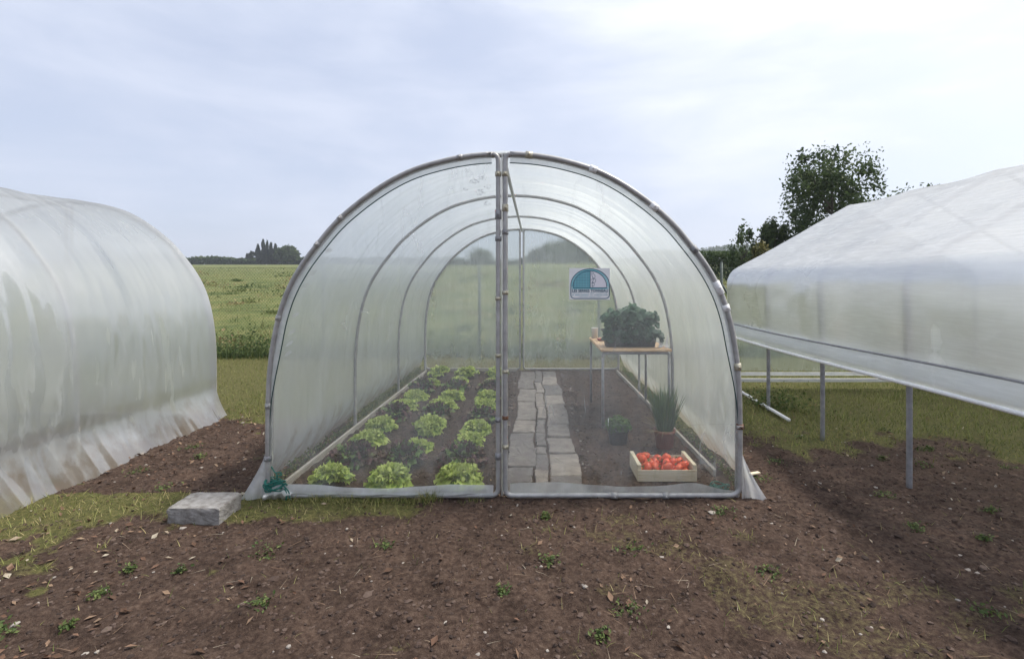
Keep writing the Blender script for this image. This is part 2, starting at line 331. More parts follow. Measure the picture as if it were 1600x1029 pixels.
# stone path inside
def slab(mb, x0, x1, y0, y1):
    j = lambda: random.uniform(-.008, .008)
    c = [(x0+.002+j()*.5, y0+.006+j()), (x1-.002+j()*.5, y0+.006+j()), (x1-.002+j()*.5, y1-.006+j()), (x0+.002+j()*.5, y1-.006+j())]
    # subdivided outline with worn edges
    pts = []
    for i in range(4):
        a = np.array(c[i]); d = np.array(c[(i+1) % 4]); L = np.linalg.norm(d-a); k = max(3, int(L/.03))
        for q in range(k): pts.append(a+(d-a)*q/k + rng.uniform(-.005, .005, 2))
    P = np.array(pts); P[:, 0] += 0.045*(vnoise(P[:, 1]*2.0, P[:, 1]*0+.5, 5)-.5)+.014*(vnoise(P[:, 1]*7, P[:, 1]*0, 6)-.5); P[:, 1] += .05*(vnoise(P[:, 0]*6, P[:, 1]*0+.3, 8)-.5); cen = P.mean(0); n = len(P); tx, ty = rng.uniform(-.03, .03, 2); zt = random.uniform(-.004, .012)
    def ring(s, z): 
        Q = cen+(P-cen)*s if isinstance(s, float) else P - (P-cen)/np.linalg.norm(P-cen, axis=1)[:, None]*s[0]
        return np.column_stack([Q, zt+z+(Q[:, 0]-cen[0])*tx+(Q[:, 1]-cen[1])*ty + (rng.uniform(-.002, .002, n))])
    rs = [ring(1.0, -.07), ring(1.0, -.010), ring([.006], -.002), ring([.016], 0.0), ring(.5, .001)]
    V = np.concatenate(rs+[np.array([[*cen, zt+.001]])]); Fs = []
    for r_ in range(4):
        for k in range(n): Fs.append((r_*n+k, r_*n+(k+1) % n, (r_+1)*n+(k+1) % n, (r_+1)*n+k))
    for k in range(n): Fs.append((4*n+k, 4*n+(k+1) % n, 5*n))
    mb.add(V, Fs, random.random())
p = MB()
for y0, y1 in [(.02, .49), (.49, .9), (.9, 1.32), (1.32, 1.72), (1.72, 2.1), (2.1, 2.5), (2.5, 3.2), (3.2, 3.75), (3.75, 4.4)]: slab(p, -.005+random.uniform(-.02, .01), .205+random.uniform(-.015, .01), y0, y1)
for y0, y1 in [(.02, .42), (.42, .76), (.78, .95), (.96, 1.3), (1.3, 1.74), (1.76, 2.3), (2.3, 2.9), (2.9, 3.6), (3.6, 4.4)]: slab(p, .208, .307+random.uniform(-.010, .003), y0, y1)
for y0, y1 in [(.02, .33), (.33, .80), (.80, 1.2), (1.2, 1.59), (1.59, 2.0), (2.0, 2.38), (2.38, 2.8), (2.8, 3.4), (3.4, 3.9), (3.9, 4.4)]: slab(p, .312, .525+random.uniform(-.02, .02), y0, y1)
m, nt, out = newmat('worn paving')
at_ = nd(nt, 'Attribute', attribute_name='tone'); n1 = obj_noise(nt, 9, 7, .65); n2 = obj_noise(nt, 70, 5, .7)
r1 = ramp(nt, [(.25, (.10, .086, .08)), (.48, (.18, .162, .15)), (.65, (.245, .225, .205)), (.85, (.31, .285, .26))], n1.outputs['Fac'])
r2 = ramp(nt, [(0, (.62, .61, .63)), (1, (1.3, 1.24, 1.16))], at_.outputs['Fac'])
mm = nd(nt, 'Mix', data_type='RGBA', blend_type='MULTIPLY'); mm.inputs[0].default_value = 1; nt.links.new(r1.outputs[0], mm.inputs[6]); nt.links.new(r2.outputs[0], mm.inputs[7])
b = nd(nt, 'BsdfPrincipled', Roughness=.85); bp = nd(nt, 'Bump', Strength=.5, Distance=.006); nt.links.new(mm.outputs[2], b.inputs['Base Color'])
nt.links.new(n2.outputs['Fac'], bp.inputs['Height']); nt.links.new(bp.outputs['Normal'], b.inputs['Normal']); nt.links.new(b.outputs[0], out.inputs[0]); M['paving'] = m
tag(p.build('path', M['paving'], smooth=False), kind='structure')

# ------------------------------------------------------------------ tunnel
HALF = [(1.50, 0), (1.502, .2), (1.502, .45), (1.498, .66), (1.487, .83), (1.467, .98), (1.434, 1.14), (1.38, 1.30), (1.298, 1.455), (1.187, 1.607), (1.04, 1.775), (.82, 1.95), (.61, 2.068), (.40, 2.135), (.2, 2.172), (0, 2.185)]
hp = smooth_path([(x, 0, z) for x, z in HALF], 5)[:, [0, 2]]
PROF = np.concatenate([hp, (hp[::-1]*[-1, 1])[1:]])              # right foot over the top to the left foot
def prof_off(P, d):
    T = np.gradient(P, axis=0); T /= np.linalg.norm(T, axis=1)[:, None]
    return P + np.column_stack([T[:, 1], -T[:, 0]])*d
def xz(P, y): return np.column_stack([P[:, 0], np.full(len(P), y), P[:, 1]])
def zmax(x): return np.interp(np.abs(x), hp[::-1, 0], hp[::-1, 1])

LEN = 4.5; RT = .0152
tun = empty('polytunnel', (0, 0, 0), 'large arched clear plastic tunnel with lettuces growing inside, in the middle', 'polytunnel')
for k in range(4):
    t = MB(); t.add(*tube(xz(np.vstack([[1.5, -.15], PROF, [-1.5, -.15]]), k*1.5), RT if k in (0, 3) else .0145, 12)); t.build('hoop', M['steel'], tun)
t = MB(); t.add(*tube([(0, y, 2.150 + .0*y) for y in np.linspace(.02, LEN-.02, 12)], .0145, 10)); t.build('ridge_pipe', M['steel'], tun)
# cover
prf = prof_off(PROF, RT+.004)
ys = np.linspace(-.035, LEN+.035, 240); n = len(prf)
# skirt: pulled outwards below z = .3
sk = [(1.512+.16*(1-t)**1.4, .30*t-.03*(1-t)) for t in np.linspace(0, 1, 9)]
body = prf[(prf[:, 1] > .33)]
cov = np.concatenate([np.array(sk), body, np.array([(-x, z) for x, z in sk[::-1]])])
CXX = np.tile(cov[:, 0], (len(ys), 1)); CZZ = np.tile(cov[:, 1], (len(ys), 1)); CYY = np.tile(ys[:, None], (1, len(cov)))
ph = (ys % 1.5)/1.5; sag = np.sin(PI*ph)**2*.018
nrm = np.gradient(cov, axis=0); nrm /= np.linalg.norm(nrm, axis=1)[:, None]; nrm = np.column_stack([nrm[:, 1], -nrm[:, 0]])
s_ = np.arange(len(cov))*.11
wr = (fbm(CYY*5+CXX*.7, CZZ*1.2+CXX*.9, 51, 4)-.5)*.035 + (fbm(CYY*16, CZZ*2.5+CXX*.5, 55, 3)-.5)*.014*(1-.6*sstep(.9, 1.6, CZZ))
wr *= np.clip(np.minimum(ph, 1-ph)*5, .12, 1)[:, None]
dsp = -sag[:, None]*sstep(.3, .9, CZZ) + wr*sstep(-.05, .3, CZZ)
low = 1-sstep(.0, .3, CZZ); rag = ((fbm(CYY*2.2, CXX*.1, 61, 4)-.5)*.10+(fbm(CYY*13, CXX*.1, 62, 3)-.5)*.03)*low
CXX = CXX + nrm[:, 0]*dsp + np.sign(CXX)*rag; CZZ = CZZ + nrm[:, 1]*dsp
cm = MB(); cm.add(*grid(CXX, CYY, CZZ)); cm.build('film_cover', M['film_cover'], tun)
# front edge of the skirt: a folded fan of film on each side of the front hoop
for s in (-1, 1):
    f = MB(); rows = np.linspace(0, 1, 14); A = []
    for t_ in rows:
        z = .30*(1-t_)-.02*t_; xo = 1.512+.165*t_**1.3
        A.append([(s*(1.512+(xo-1.512)*q), -.035-.03*t_*q-.012*math.sin(q*9+t_*2)*t_, z+.0*q) for q in np.linspace(0, 1, 10)])
    A = np.array(A); f.add(*grid(A[..., 0], A[..., 1], A[..., 2])); f.build('film_skirt', M['film_hem'], tun)
# tape patches on the inside of the cover
for px, py in [(487, 425), (479, 446), (461, 493), (450, 520), (447, 538), (444, 554), (520, 390)]:
    z = CZ-(py-440)/F*3.28; x = -np.interp(z, hp[:, 1], hp[:, 0])+.012; w = .035; 
    f = MB(); an = np.arange(10)*2*PI/10; rr_ = rng.uniform(.6, 1.1, 10); f.add(np.concatenate([[[x+.006, .14, z]], np.column_stack([x+.006+.012*np.sin(an)*rr_, .14+.055*np.cos(an)*rr_, z+.02*np.sin(an)*rr_])]), [(0, 1+k, 1+(k+1) % 10) for k in range(10)]); f.build('tape_glint_patch', M['film_white'], tun)

for px, py, w_, h_ in [(925, 399, 9, 4), (938, 408, 10, 6), (944, 418, 6, 6), (957, 451, 6, 4), (961, 458, 9, 7), (967, 470, 4, 5), (1007, 540, 3, 4)]:  # white quads near the back right hoop, painted glints of light
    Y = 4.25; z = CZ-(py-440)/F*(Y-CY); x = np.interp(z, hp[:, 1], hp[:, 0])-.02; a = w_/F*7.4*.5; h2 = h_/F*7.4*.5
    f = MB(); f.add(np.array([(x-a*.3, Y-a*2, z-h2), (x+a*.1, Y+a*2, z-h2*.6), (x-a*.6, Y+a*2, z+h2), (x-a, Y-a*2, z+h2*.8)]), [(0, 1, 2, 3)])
    f.build('tape_glint_patch', M['clipw'], tun)
def corner_path(pts, rads, k=6):
    """closed outline with rounded corners"""
    out = []; n = len(pts)
    for i in range(n):
        a, b, c = (np.array(pts[(i+d) % n], float) for d in (-1, 0, 1)); r = rads[i]
        if r <= 0: out.append(b); continue
        p0 = b+(a-b)/np.linalg.norm(a-b)*r; p1 = b+(c-b)/np.linalg.norm(c-b)*r
        for q in range(k+1):
            t_ = q/k; out.append((1-t_)**2*p0+2*t_*(1-t_)*b+t_*t_*p1)
    return np.array(out)
def leaf_outline(s, x0, zb=.012, inset=0.0):
    """half-arch door outline: s = +1 the half to the right, -1 the half to the left"""
    pr = prof_off(hp, -inset); pr = pr[(pr[:, 0] > x0+.03+inset) & (pr[:, 1] > zb+.16)]
    arc = [(q[0], q[1]) for q in pr]                              # from the foot up to the top
    top = (x0+inset, pr[-1, 1]+.004); bl = (x0+inset, zb+inset); br = (pr[0, 0], zb+inset)
    pts = [br]+arc+[top, bl]; rads = [.075]+[0]*len(arc)+[.05, .05]
    P = corner_path(pts, rads); return P*[s, 1]
def film_grid(s, x0, y, zb, nx=46, nz=70, amp=.012, seed=1):
    u = np.linspace(0, 1, nx); X = x0+(1.497-x0)*u**.8; G = []
    A = np.zeros((nz, nx, 3))
    for i, x in enumerate(X):
        zt = zmax(x) if x < 1.49 else .95 - (x-1.49)*40
        zz = np.linspace(zb, max(zt-.004, .4), nz)
        A[:, i, 0] = x; A[:, i, 2] = zz
    w = (fbm(A[..., 0]*2.2+A[..., 2]*.6, A[..., 2]*1.4-A[..., 0]*.3, seed, 4)-.5)*amp*2.2
    edge = np.minimum(np.minimum(u, 1-u)[None]*8, 1)*np.minimum(np.linspace(0, 1, nz), 1-np.linspace(0, 1, nz))[:, None].clip(0, .15)/.15
    A[..., 1] = y+w*edge; A[..., 0] *= s; return A
def clip_at(mb, c, d, L=.045, r=.021):
    """a saddle clip: a sleeve round the tube with a bolt on it"""
    c = np.array(c, float); d = np.array(d, float)/np.linalg.norm(d)
    mb.add(*tube([c-d*L/2, c-d*L/2*.98, c+d*L/2*.98, c+d*L/2], [r*.9, r, r, r*.9], 10))
    mb.add(*tube([c+np.array([0, -r*.6, 0]), c+np.array([0, -r*1.55, 0])], .006, 6))
def door(s, x0, y, fmat, clips, front=True, posts=()):
    P = leaf_outline(s, x0); root = MB(); root.add(*tube(xz(P, y), RT*1.05 if s > 0 else RT, 12, closed=True))
    d = root.build('door', M['steel'], tun)
    f = MB(); A = film_grid(s, x0+.004, y+.012*(1 if front else -1), .02, seed=70+int(s*3)+(0 if front else 9)); f.add(*grid(A[..., 0], A[..., 1], A[..., 2])); f.build('door_film', fmat, d)
    if front:
        # hem band between the frame and the cord along the arch
        o = prof_off(hp, -.002); ins = .012+.046*sstep(.45, 1.0, hp[:, 1]); T_ = np.gradient(hp, axis=0); T_ /= np.linalg.norm(T_, axis=1)[:, None]; i_ = hp-np.column_stack([T_[:, 1], -T_[:, 0]])*ins[:, None]; k = (hp[:, 1] > .2) & (i_[:, 0] > x0+.02); o = o[k]; i_ = i_[k]; n = len(o); q = np.linspace(0, 1, 5)
        H = o[None]*(1-q)[:, None, None]+i_[None]*q[:, None, None]
        h = MB(); h.add(*grid(H[..., 0]*s, np.full(H.shape[:2], y+.004)-.003*np.sin(np.arange(n)*.9)[None]*q[:, None], H[..., 1])); h.build('film_hem', M['film_hem'], d)
        c = MB(); c.add(*tube(xz(np.column_stack([i_[:, 0]*s, i_[:, 1]]), y-.002), .0035, 6)); c.build('edge_cord', M['cord'], d)
        # doubled film along the bottom rail
        xx = np.linspace(x0+.03, 1.47, 60); h = MB(); A = []
        tp = .062+.012*fbm(xx*3, xx*0, 81+int(s))+(.012*np.sin(xx*6)); tp = tp-.045*sstep(1.2, 1.45, xx)*(s > 0)
        for t_ in np.linspace(0, 1, 7): A.append(np.column_stack([xx*s, y+(.019 if s > 0 else -.008-.014*np.sin(t_*PI))-.004*np.sin(xx*23+t_*3), .005+tp*t_]))
        A = np.array(A); h.add(*grid(A[..., 0], A[..., 1], A[..., 2])); h.build('film_hem', M['film_hem'], d)
    for c_, dd, mt, r_, L_ in clips:
        cb = MB(); clip_at(cb, c_, dd, L_, r_); cb.build('clip', M[mt], d)
    return d
YF = -.040
def arc_clip(px, py, mt='clip', L=.045, r=.0225):
    q = at(px, py, YF); k = np.argmin((PROF[:, 0]-q.x)**2+(PROF[:, 1]-q.z)**2); d = PROF[min(k+1, len(PROF)-1)]-PROF[k-1]
    return ((PROF[k, 0], YF, PROF[k, 1]), (d[0], 0, d[1]), mt, r, L)
def post_clip(x, py, mt='clip', L=.03, r=.0205): return ((x, YF, CZ-(py-440)/F*(YF-CY)), (0, 0, 1), mt, r, L)
XL, XR = -.036, .009            # the two meeting posts
rc = [arc_clip(828, 243), arc_clip(930, 267, 'clipw', .05, .023), arc_clip(1023, 327, 'clipw', .055, .023), arc_clip(1080, 395, 'steel_dull'), arc_clip(1112, 455, 'clipw', .09, .022), arc_clip(1122, 482, 'clipw', .04, .0225), arc_clip(1139, 572), arc_clip(1147, 662, 'rust', .03), arc_clip(1149, 668, 'clipw', .02)]
rc += [post_clip(XR, 272), post_clip(XR, 325, 'clip', .045), post_clip(XR, 363, 'steel_dull'), post_clip(XR, 457, 'clip', .025), post_clip(XR, 580, 'clip', .022), post_clip(XR, 652, 'rust', .022), post_clip(XR, 697, 'clip', .025)]
for px in (960, 1040): rc.append(((at(px, 770, YF).x, YF, .012), (1, 0, 0), 'steel', .0205, .04))
lc = [post_clip(XL, 272), post_clip(XL, 335, 'steel_dull', .06), post_clip(XL, 373, 'steel_dull'), post_clip(XL, 466, 'clip', .02), post_clip(XL, 555, 'clip', .022), post_clip(XL, 655, 'steel_dull', .03), post_clip(XL, 712, 'steel_dull', .04)]
lc += [arc_clip(720, 245, 'steel', .035, .0185), arc_clip(535, 342, 'steel', .035, .0185), arc_clip(502, 382, 'steel', .035, .0185), arc_clip(444, 495, 'steel', .035, .0185), arc_clip(433, 632, 'steel', .035, .0185), arc_clip(428, 714, 'steel_dull', .03)]
dl = door(-1, -XL, YF, M['film_door'], lc); dl['label'] = 'left half of the arched door with its film hem and dark cord'
dr = door(1, XR, YF, M['film_door'], rc); dr['label'] = 'right half of the arched door in a rounded steel tube frame'
t = MB(); t.add(*tube([(-.0135, YF+.03, 0), (-.0135, YF+.03, 2.19)], .006, 8)); t.build('meeting_bar', M['film_white'], tun)
door(-1, .03, LEN+.04, M['film_back'], [], False); door(1, .025, LEN+.04, M['film_back'], [], False)
# dirt marks high on the left half, and a fold across the right half
m, nt, out = newmat('dirt smear'); tp_ = nd(nt, 'BsdfTransparent'); df = nd(nt, 'BsdfDiffuse', Color=(.22, .23, .23, 1)); ms = nd(nt, 'MixShader'); nz = obj_noise(nt, 60, 4, .7)
mrr = nd(nt, 'MapRange'); mrr.inputs['From Min'].default_value = .42; mrr.inputs['From Max'].default_value = .7; mrr.inputs['To Min'].default_value = 0; mrr.inputs['To Max'].default_value = .5
nt.links.new(nz.outputs['Fac'], mrr.inputs['Value']); nt.links.new(mrr.outputs[0], ms.inputs['Fac']); nt.links.new(tp_.outputs[0], ms.inputs[1]); nt.links.new(df.outputs[0], ms.inputs[2]); nt.links.new(ms.outputs[0], out.inputs[0])
for px, py, r_ in [(754, 277, 10), (741, 283, 8), (731, 266, 6), (762, 292, 8), (750, 300, 9), (762, 318, 7), (745, 258, 6), (727, 296, 5)]:
    c = at(px, py, YF+.0035); n = 14; an = np.arange(n)*2*PI/n; rr_ = r_/F*3.2*rng.uniform(.5, 1.1, n); f = MB(); f.add(np.concatenate([[[c.x, YF+.002, c.z]], np.column_stack([c.x+rr_*np.cos(an), np.full(n, YF+.002), c.z+rr_*.7*np.sin(an)])]), [(0, 1+k, 1+(k+1) % n) for k in range(n)])
    f.build('dirt_mark', m, dl)
xx = np.linspace(.05, 1.47, 40); zc = CZ-(662-440)/F*3.17+.004*np.sin(xx*5); f = MB(); A = np.stack([np.column_stack([xx, np.full(40, YF-.004), zc-.0014]), np.column_stack([xx, np.full(40, YF-.006), zc]), np.column_stack([xx, np.full(40, YF-.004), zc+.0014])]); f.add(*grid(A[..., 0], A[..., 1], A[..., 2])); f.build('film_crease', M['film_door'], dr)
# bunched white film at the left foot
f = MB(); q = np.linspace(0, 1, 16); A = []
for a in np.linspace(0, PI, 10): A.append(np.column_stack([-1.505+.17*q, -.06-.045*np.sin(a)*(1-.4*q)+.006*np.sin(q*20+a), -.005+(.035+.04*np.sin(q*PI*.9))*np.abs(np.cos(a/2))+.006*np.sin(q*17+a*2)]))
A = np.array(A); f.add(*grid(A[..., 0], A[..., 1], A[..., 2])); f.build('film_bunch', M['film_white'], tun)

# neighbouring tunnel on the left: the same kind, empty
nb = copy_tree(tun)
for o in list(nb.children):
    if o.name.startswith(('tape_glint_patch', 'glint_strip')): bpy.data.objects.remove(o)
nb.location = (-4.60, -2.62, 0)
tag(nb, 'neighbouring plastic tunnel whose flared film skirt shows at the left edge', 'polytunnel')

# edging boards on the ground
def board(a, b, h=.055, t=.022, label='', z0=0.0):
    a = Vector(a); b = Vector(b); d = b-a; mb = MB(); mb.add(*boxat((a+b)/2+Vector((0, 0, h/2-.015+z0)), (d.length, t, h), .004, math.atan2(d.y, d.x)))
    return tag(mb.build('edging_board', M['board'], smooth=False), label, 'edging board', 'edging boards round the beds')
board((-1.475, .10, 0), (-1.44, 4.3, 0), label='long weathered wooden edging board along the left film wall beside the lettuces')
board((1.475, .33, 0), (1.44, 4.3, 0), label='weathered wooden edging board along the right film wall behind the tomato crate')
board((-1.42, 4.42, 0), (-.08, 4.42, 0), .06, label='pale edging board across the far end of the lettuce bed')

# ------------------------------------------------------------------ sign on the right door
ca, cb = at(889, 419, YF), at(952, 468, YF); SW = cb.x-ca.x; SH = ca.z-cb.z
sg = empty('sign', ((ca.x+cb.x)/2, YF-.022, (ca.z+cb.z)/2), 'white rectangular sign with teal arch emblem and lettering on the right door', 'sign')
mb = MB(); mb.add(*bevbox((SW, .003, SH), .0008)); mb.build('sign_board', M['whitepl'], sg, smooth=False)
def flat(mb, pts, y, thick=.0006):
    pts = np.array(pts, float); n = len(pts); V = np.concatenate([np.column_stack([pts[:, 0], np.full(n, y), pts[:, 1]]), np.column_stack([pts[:, 0], np.full(n, y+thick), pts[:, 1]])])
    Fs = [tuple(range(n))[::-1]]+[(k, (k+1) % n, n+(k+1) % n, n+k) for k in range(n)]; mb.add(V, Fs)
def band(mb, P, w, y, closed=True):
    P = np.array(P, float); n = len(P); T = (np.roll(P, -1, 0)-np.roll(P, 1, 0)) if closed else np.gradient(P, axis=0); T /= np.linalg.norm(T, axis=1)[:, None]
    N = np.column_stack([-T[:, 1], T[:, 0]])*w/2; V = np.concatenate([np.column_stack([q[:, 0], np.full(n, y), q[:, 1]]) for q in (P+N, P-N)])
    mb.add(V, [(k, (k+1) % n, n+(k+1) % n, n+k) for k in range(n if closed else n-1)])
# sign units: zoomed sign picture, 1266 px = 80 photo px; its board spans x 140..1130, y 135..925
def su(x, y): return ((x-635)/990*SW, -((y-530)/790)*SH)
def arch(x0, x1, ytop, ymid, ybot, rb):
    P = []
    for a in np.linspace(PI, 0, 30): P.append(((x0+x1)/2+(x1-x0)/2*math.cos(a), ymid-(ymid-ytop)*math.sin(a)))
    if rb > 0:
        for a in np.linspace(0, -PI/2, 7): P.append((x1-rb+rb*math.cos(a), ybot-rb-rb*math.sin(a)))
        for a in np.linspace(-PI/2, -PI, 7): P.append((x0+rb+rb*math.cos(a), ybot-rb-rb*math.sin(a)))
    else: P += [(x1, ybot), (x0, ybot)]
    return [su(*q) for q in P]
em = MB(); band(em, arch(180, 1118, 155, 560, 892, 90), .0052, -.0024); band(em, arch(232, 1055, 200, 600, 625, 0), .0050, -.0024)
e = em.build('emblem', M['teal'], sg, smooth=False)
pb = MB(); band(pb, arch(207, 1087, 178, 580, 640, 0), .0075, -.0020); pb.build('emblem_band', M['tealpale'], e, smooth=False)
hf = MB(); P = [((232+1055)/2+(1055-232)/2*math.cos(a), 600-400*math.sin(a)) for a in np.linspace(PI, PI/2, 18)]; flat(hf, [su(*q) for q in P+[(643, 622), (232, 622)]][::-1], -.0021)
hf.build('emblem_pane', M['tealmid'], e, smooth=False)
rf = MB(); P = [((232+1055)/2+(1055-232)/2*math.cos(a), 600-400*math.sin(a)) for a in np.linspace(PI/2, 0, 18)]; flat(rf, [su(*q) for q in P+[(1050, 622), (660, 622)]][::-1], -.0019)
rf.build('emblem_ground', M['pink'], e, smooth=False)
gl = MB()
for x in range(290, 640, 68):
    yt = 600-400*math.sqrt(max(0, 1-((x-643.5)/411.5)**2)); band(gl, [su(x, yt+8), su(x, 620)], .0034, -.0027, False)
for y in range(270, 620, 68):
    xl = 643-411*math.sqrt(max(0, 1-((600-y)/400)**2)) if y < 600 else 236; band(gl, [su(xl+6, y), su(640, y)], .0034, -.0027, False)
gl.build('emblem_grid', M['tealpale'], e, smooth=False)
ml = MB(); band(ml, [su(650, 205), su(650, 622)], .0045, -.0026, False)
for pts in ([(665, 300), (720, 270), (770, 330), (750, 390), (700, 360)], [(665, 430), (720, 400), (785, 420), (775, 480), (735, 500), (690, 470)], [(670, 520), (720, 500), (755, 540), (720, 590), (680, 570)], [(690, 300), (725, 420), (700, 520), (710, 610)], [(670, 260), (700, 230), (735, 260)]):
    band(ml, [su(q[0], q[2]) for q in smooth_path([(a, 0, b_) for a, b_ in pts], 5)], .0022, -.0026, False)
ml.build('emblem_plant', M['teal'], e, smooth=False)
def text(s, x0, x1, y, h, mat, parent, name='lettering', off=.0):
    cu = bpy.data.curves.new(name, 'FONT'); cu.body = s; cu.size = 1; cu.offset = off; cu.resolution_u = 3
    o = bpy.data.objects.new(name, cu); COL.objects.link(o); dg = bpy.context.evaluated_depsgraph_get(); me = bpy.data.meshes.new_from_object(o.evaluated_get(dg))
    bpy.data.objects.remove(o); v = np.array([q.co[:] for q in me.vertices]); lo, hi = v.min(0), v.max(0); a = su(x0, y+h); b_ = su(x1, y)
    for q in me.vertices:
        X = (q.co.x-lo[0])/(hi[0]-lo[0]); Y = (q.co.y-lo[1])/(hi[1]-lo[1]); q.co = (a[0]+(b_[0]-a[0])*X, -.0026, a[1]+(b_[1]-a[1])*Y)
    me.materials.clear(); me.materials.append(mat); r = bpy.data.objects.new(name, me); COL.objects.link(r); r.parent = parent; return r
text('LES SERRES TONNEAU', 210, 1087, 658, 76, M['teal'], sg, off=.03)
sm = MB()
for y, h, segs in ((752, 20, [(220, 630), (655, 750), (790, 1070)]), (795, 26, [(215, 255), (285, 620), (655, 715), (745, 1075)]), (842, 16, [(380, 470), (480, 600), (620, 760), (780, 910)])):
    for a, b_ in segs:
        x = a
        while x < b_-8:
            w = random.uniform(8, 18); band(sm, [su(x, y+h/2), su(min(x+w, b_), y+h/2)], h/790*SH*random.uniform(.35, .95), -.0026, False); x += w+random.uniform(4, 9)
sm.build('small_print', M['tealmid'], sg, smooth=False)

# ------------------------------------------------------------------ lettuces
def lettuce_mesh(seed, red=False):
    r = np.random.default_rng(seed); mb = MB(); N = 78 if not red else 66
    for i in range(N):
        q = i/(N-1)                                    # 0 outer .. 1 heart
        az = i*2.39996+r.uniform(-.3, .3); el = R(4+78*q**.85)+R(r.uniform(-9, 9)); L = (.150-.030*q)*r.uniform(.82, 1.1)
        W = (.050-.014*q)*r.uniform(.8, 1.25)*(1 if not red else .85); nu, nv = 8, 9; u = np.linspace(.0, 1, nu)[:, None]; v = np.linspace(-1, 1, nv)[None]
        w = W*(np.sin(np.clip(u, 0, 1)*PI*.60)**.9+.08)
        rr = .008+L*u*math.cos(el); zz = .012+L*u*math.sin(el)*.93+.05*np.sin(u*PI*.75)*(1-q*.7)-u**2*.030*(1-q)
        amp = .017 if not red else .015
        ruff = amp*u**.8*(.25+np.abs(v)**1.4)*np.sin(u*r.uniform(8, 14)*np.sign(v)+v*r.uniform(6, 10)+r.uniform(0, 6)) + .008*u*np.sin(v*13+r.uniform(0, 6))*np.sin(u*16+r.uniform(0, 6))
        tip = .014*np.clip(u-.72, 0, 1)/.28*np.sin(v*8+r.uniform(0, 6))
        X = rr*np.ones_like(v)-ruff*math.sin(el)*.9+tip*math.cos(el); Z = zz*np.ones_like(v)+ruff*math.cos(el)+.022*v**2*u*r.uniform(-.2, 1)+tip*math.sin(el); Y = v*w*(1+.16*np.sin(u*19+r.uniform(0, 6)))
        x = X*math.cos(az)-Y*math.sin(az); y = X*math.sin(az)+Y*math.cos(az)
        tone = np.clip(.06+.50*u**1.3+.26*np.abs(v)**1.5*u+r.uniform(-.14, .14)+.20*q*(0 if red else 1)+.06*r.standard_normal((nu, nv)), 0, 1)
        if red and r.random() < .22: tone = tone*.35
        V, Fq = grid(x, y, np.maximum(Z, .004)); mb.add(V, Fq, tone.ravel())
    return mb
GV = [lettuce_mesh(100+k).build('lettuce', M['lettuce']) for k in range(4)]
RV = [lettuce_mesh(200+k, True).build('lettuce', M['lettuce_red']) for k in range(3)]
used = {}
ROWY = [(.16, 'g', 1.0), (.53, 'r', .95), (.88, 'g', .98), (1.32, 'g', .98), (1.74, 'r', 1.0), (2.1, 'g', .98), (2.55, 'g', 1.0), (2.98, 'r', 1.0), (3.38, 'g', .95), (4.0, 'g', 1.1)]
ORD = ['nearest the front', 'second from the front', 'third from the front', 'fourth from the front', 'fifth from the front', 'sixth from the front', 'seventh from the front', 'eighth from the front', 'ninth from the front', 'at the far end']
SIDE = [(-1.19, 'row along the left film wall'), (-.775, 'middle lettuce row'), (-.34, 'lettuce row beside the door post')]
for c, (x, sd) in enumerate(SIDE):
    for k, (y, kind, sc) in enumerate(ROWY):
        src = (GV if kind == 'g' else RV)[(k*2+c) % (4 if kind == 'g' else 3)]
        if src.name in used: o = src.copy(); COL.objects.link(o)
        else: o = src; used[src.name] = 1
        dx, dy = random.uniform(-.02, .02), random.uniform(-.04, .04)
        o.location = (x+dx + (.03 if k == 0 and c == 2 else 0), y+(dy if k else 0), float(gz(np.array([x]), np.array([y]))[0])-.006)
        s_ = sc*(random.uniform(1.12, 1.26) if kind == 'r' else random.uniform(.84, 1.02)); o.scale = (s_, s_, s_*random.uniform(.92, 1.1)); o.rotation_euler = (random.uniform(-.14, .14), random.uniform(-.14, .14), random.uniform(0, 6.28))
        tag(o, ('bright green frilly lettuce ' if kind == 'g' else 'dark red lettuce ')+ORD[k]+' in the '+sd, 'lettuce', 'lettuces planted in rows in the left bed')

# ------------------------------------------------------------------ table and what stands on it
TX0, TX1, TY0, TY1, TZ = .835, 1.455, 1.45, 2.42, .74
tb = empty('table', ((TX0+TX1)/2, (TY0+TY1)/2, 0), 'small table with pale plywood top on grey tube legs, at the right wall', 'table')
def loc(o): return np.array(o.location[:])
mb = MB(); mb.add(*boxat(((0, 0, TZ-.011)), (TX1-TX0+.04, TY1-TY0+.05, .022), .004)); mb.build('tabletop', M['planktop'], tb, smooth=False)
hx, hy = (TX1-TX0)/2, (TY1-TY0)/2
for sx in (-1, 1):
    for sy in (-1, 1):
        mb = MB(); mb.add(*tube([(sx*hx, sy*hy, -.01), (sx*hx, sy*hy, TZ-.075)], .0135, 10)); mb.build('leg', M['steel_dull'], tb)
mb = MB()
for sy in (-1, 1): mb.add(*tube(smooth_path([(-hx, sy*hy, TZ-.08), (-hx, sy*hy, TZ-.055), (-hx+.012, sy*hy, TZ-.042), (-hx+.035, sy*hy, TZ-.038), (0, sy*hy, TZ-.038), (hx-.035, sy*hy, TZ-.038), (hx-.012, sy*hy, TZ-.042), (hx, sy*hy, TZ-.055), (hx, sy*hy, TZ-.08)], 4), .0135, 10))
for sx in (-1, 1): mb.add(*tube([(sx*(hx-.02), -hy, TZ-.038), (sx*(hx-.02), hy, TZ-.038)], .012, 10))
mb.build('frame', M['steel_dull'], tb)

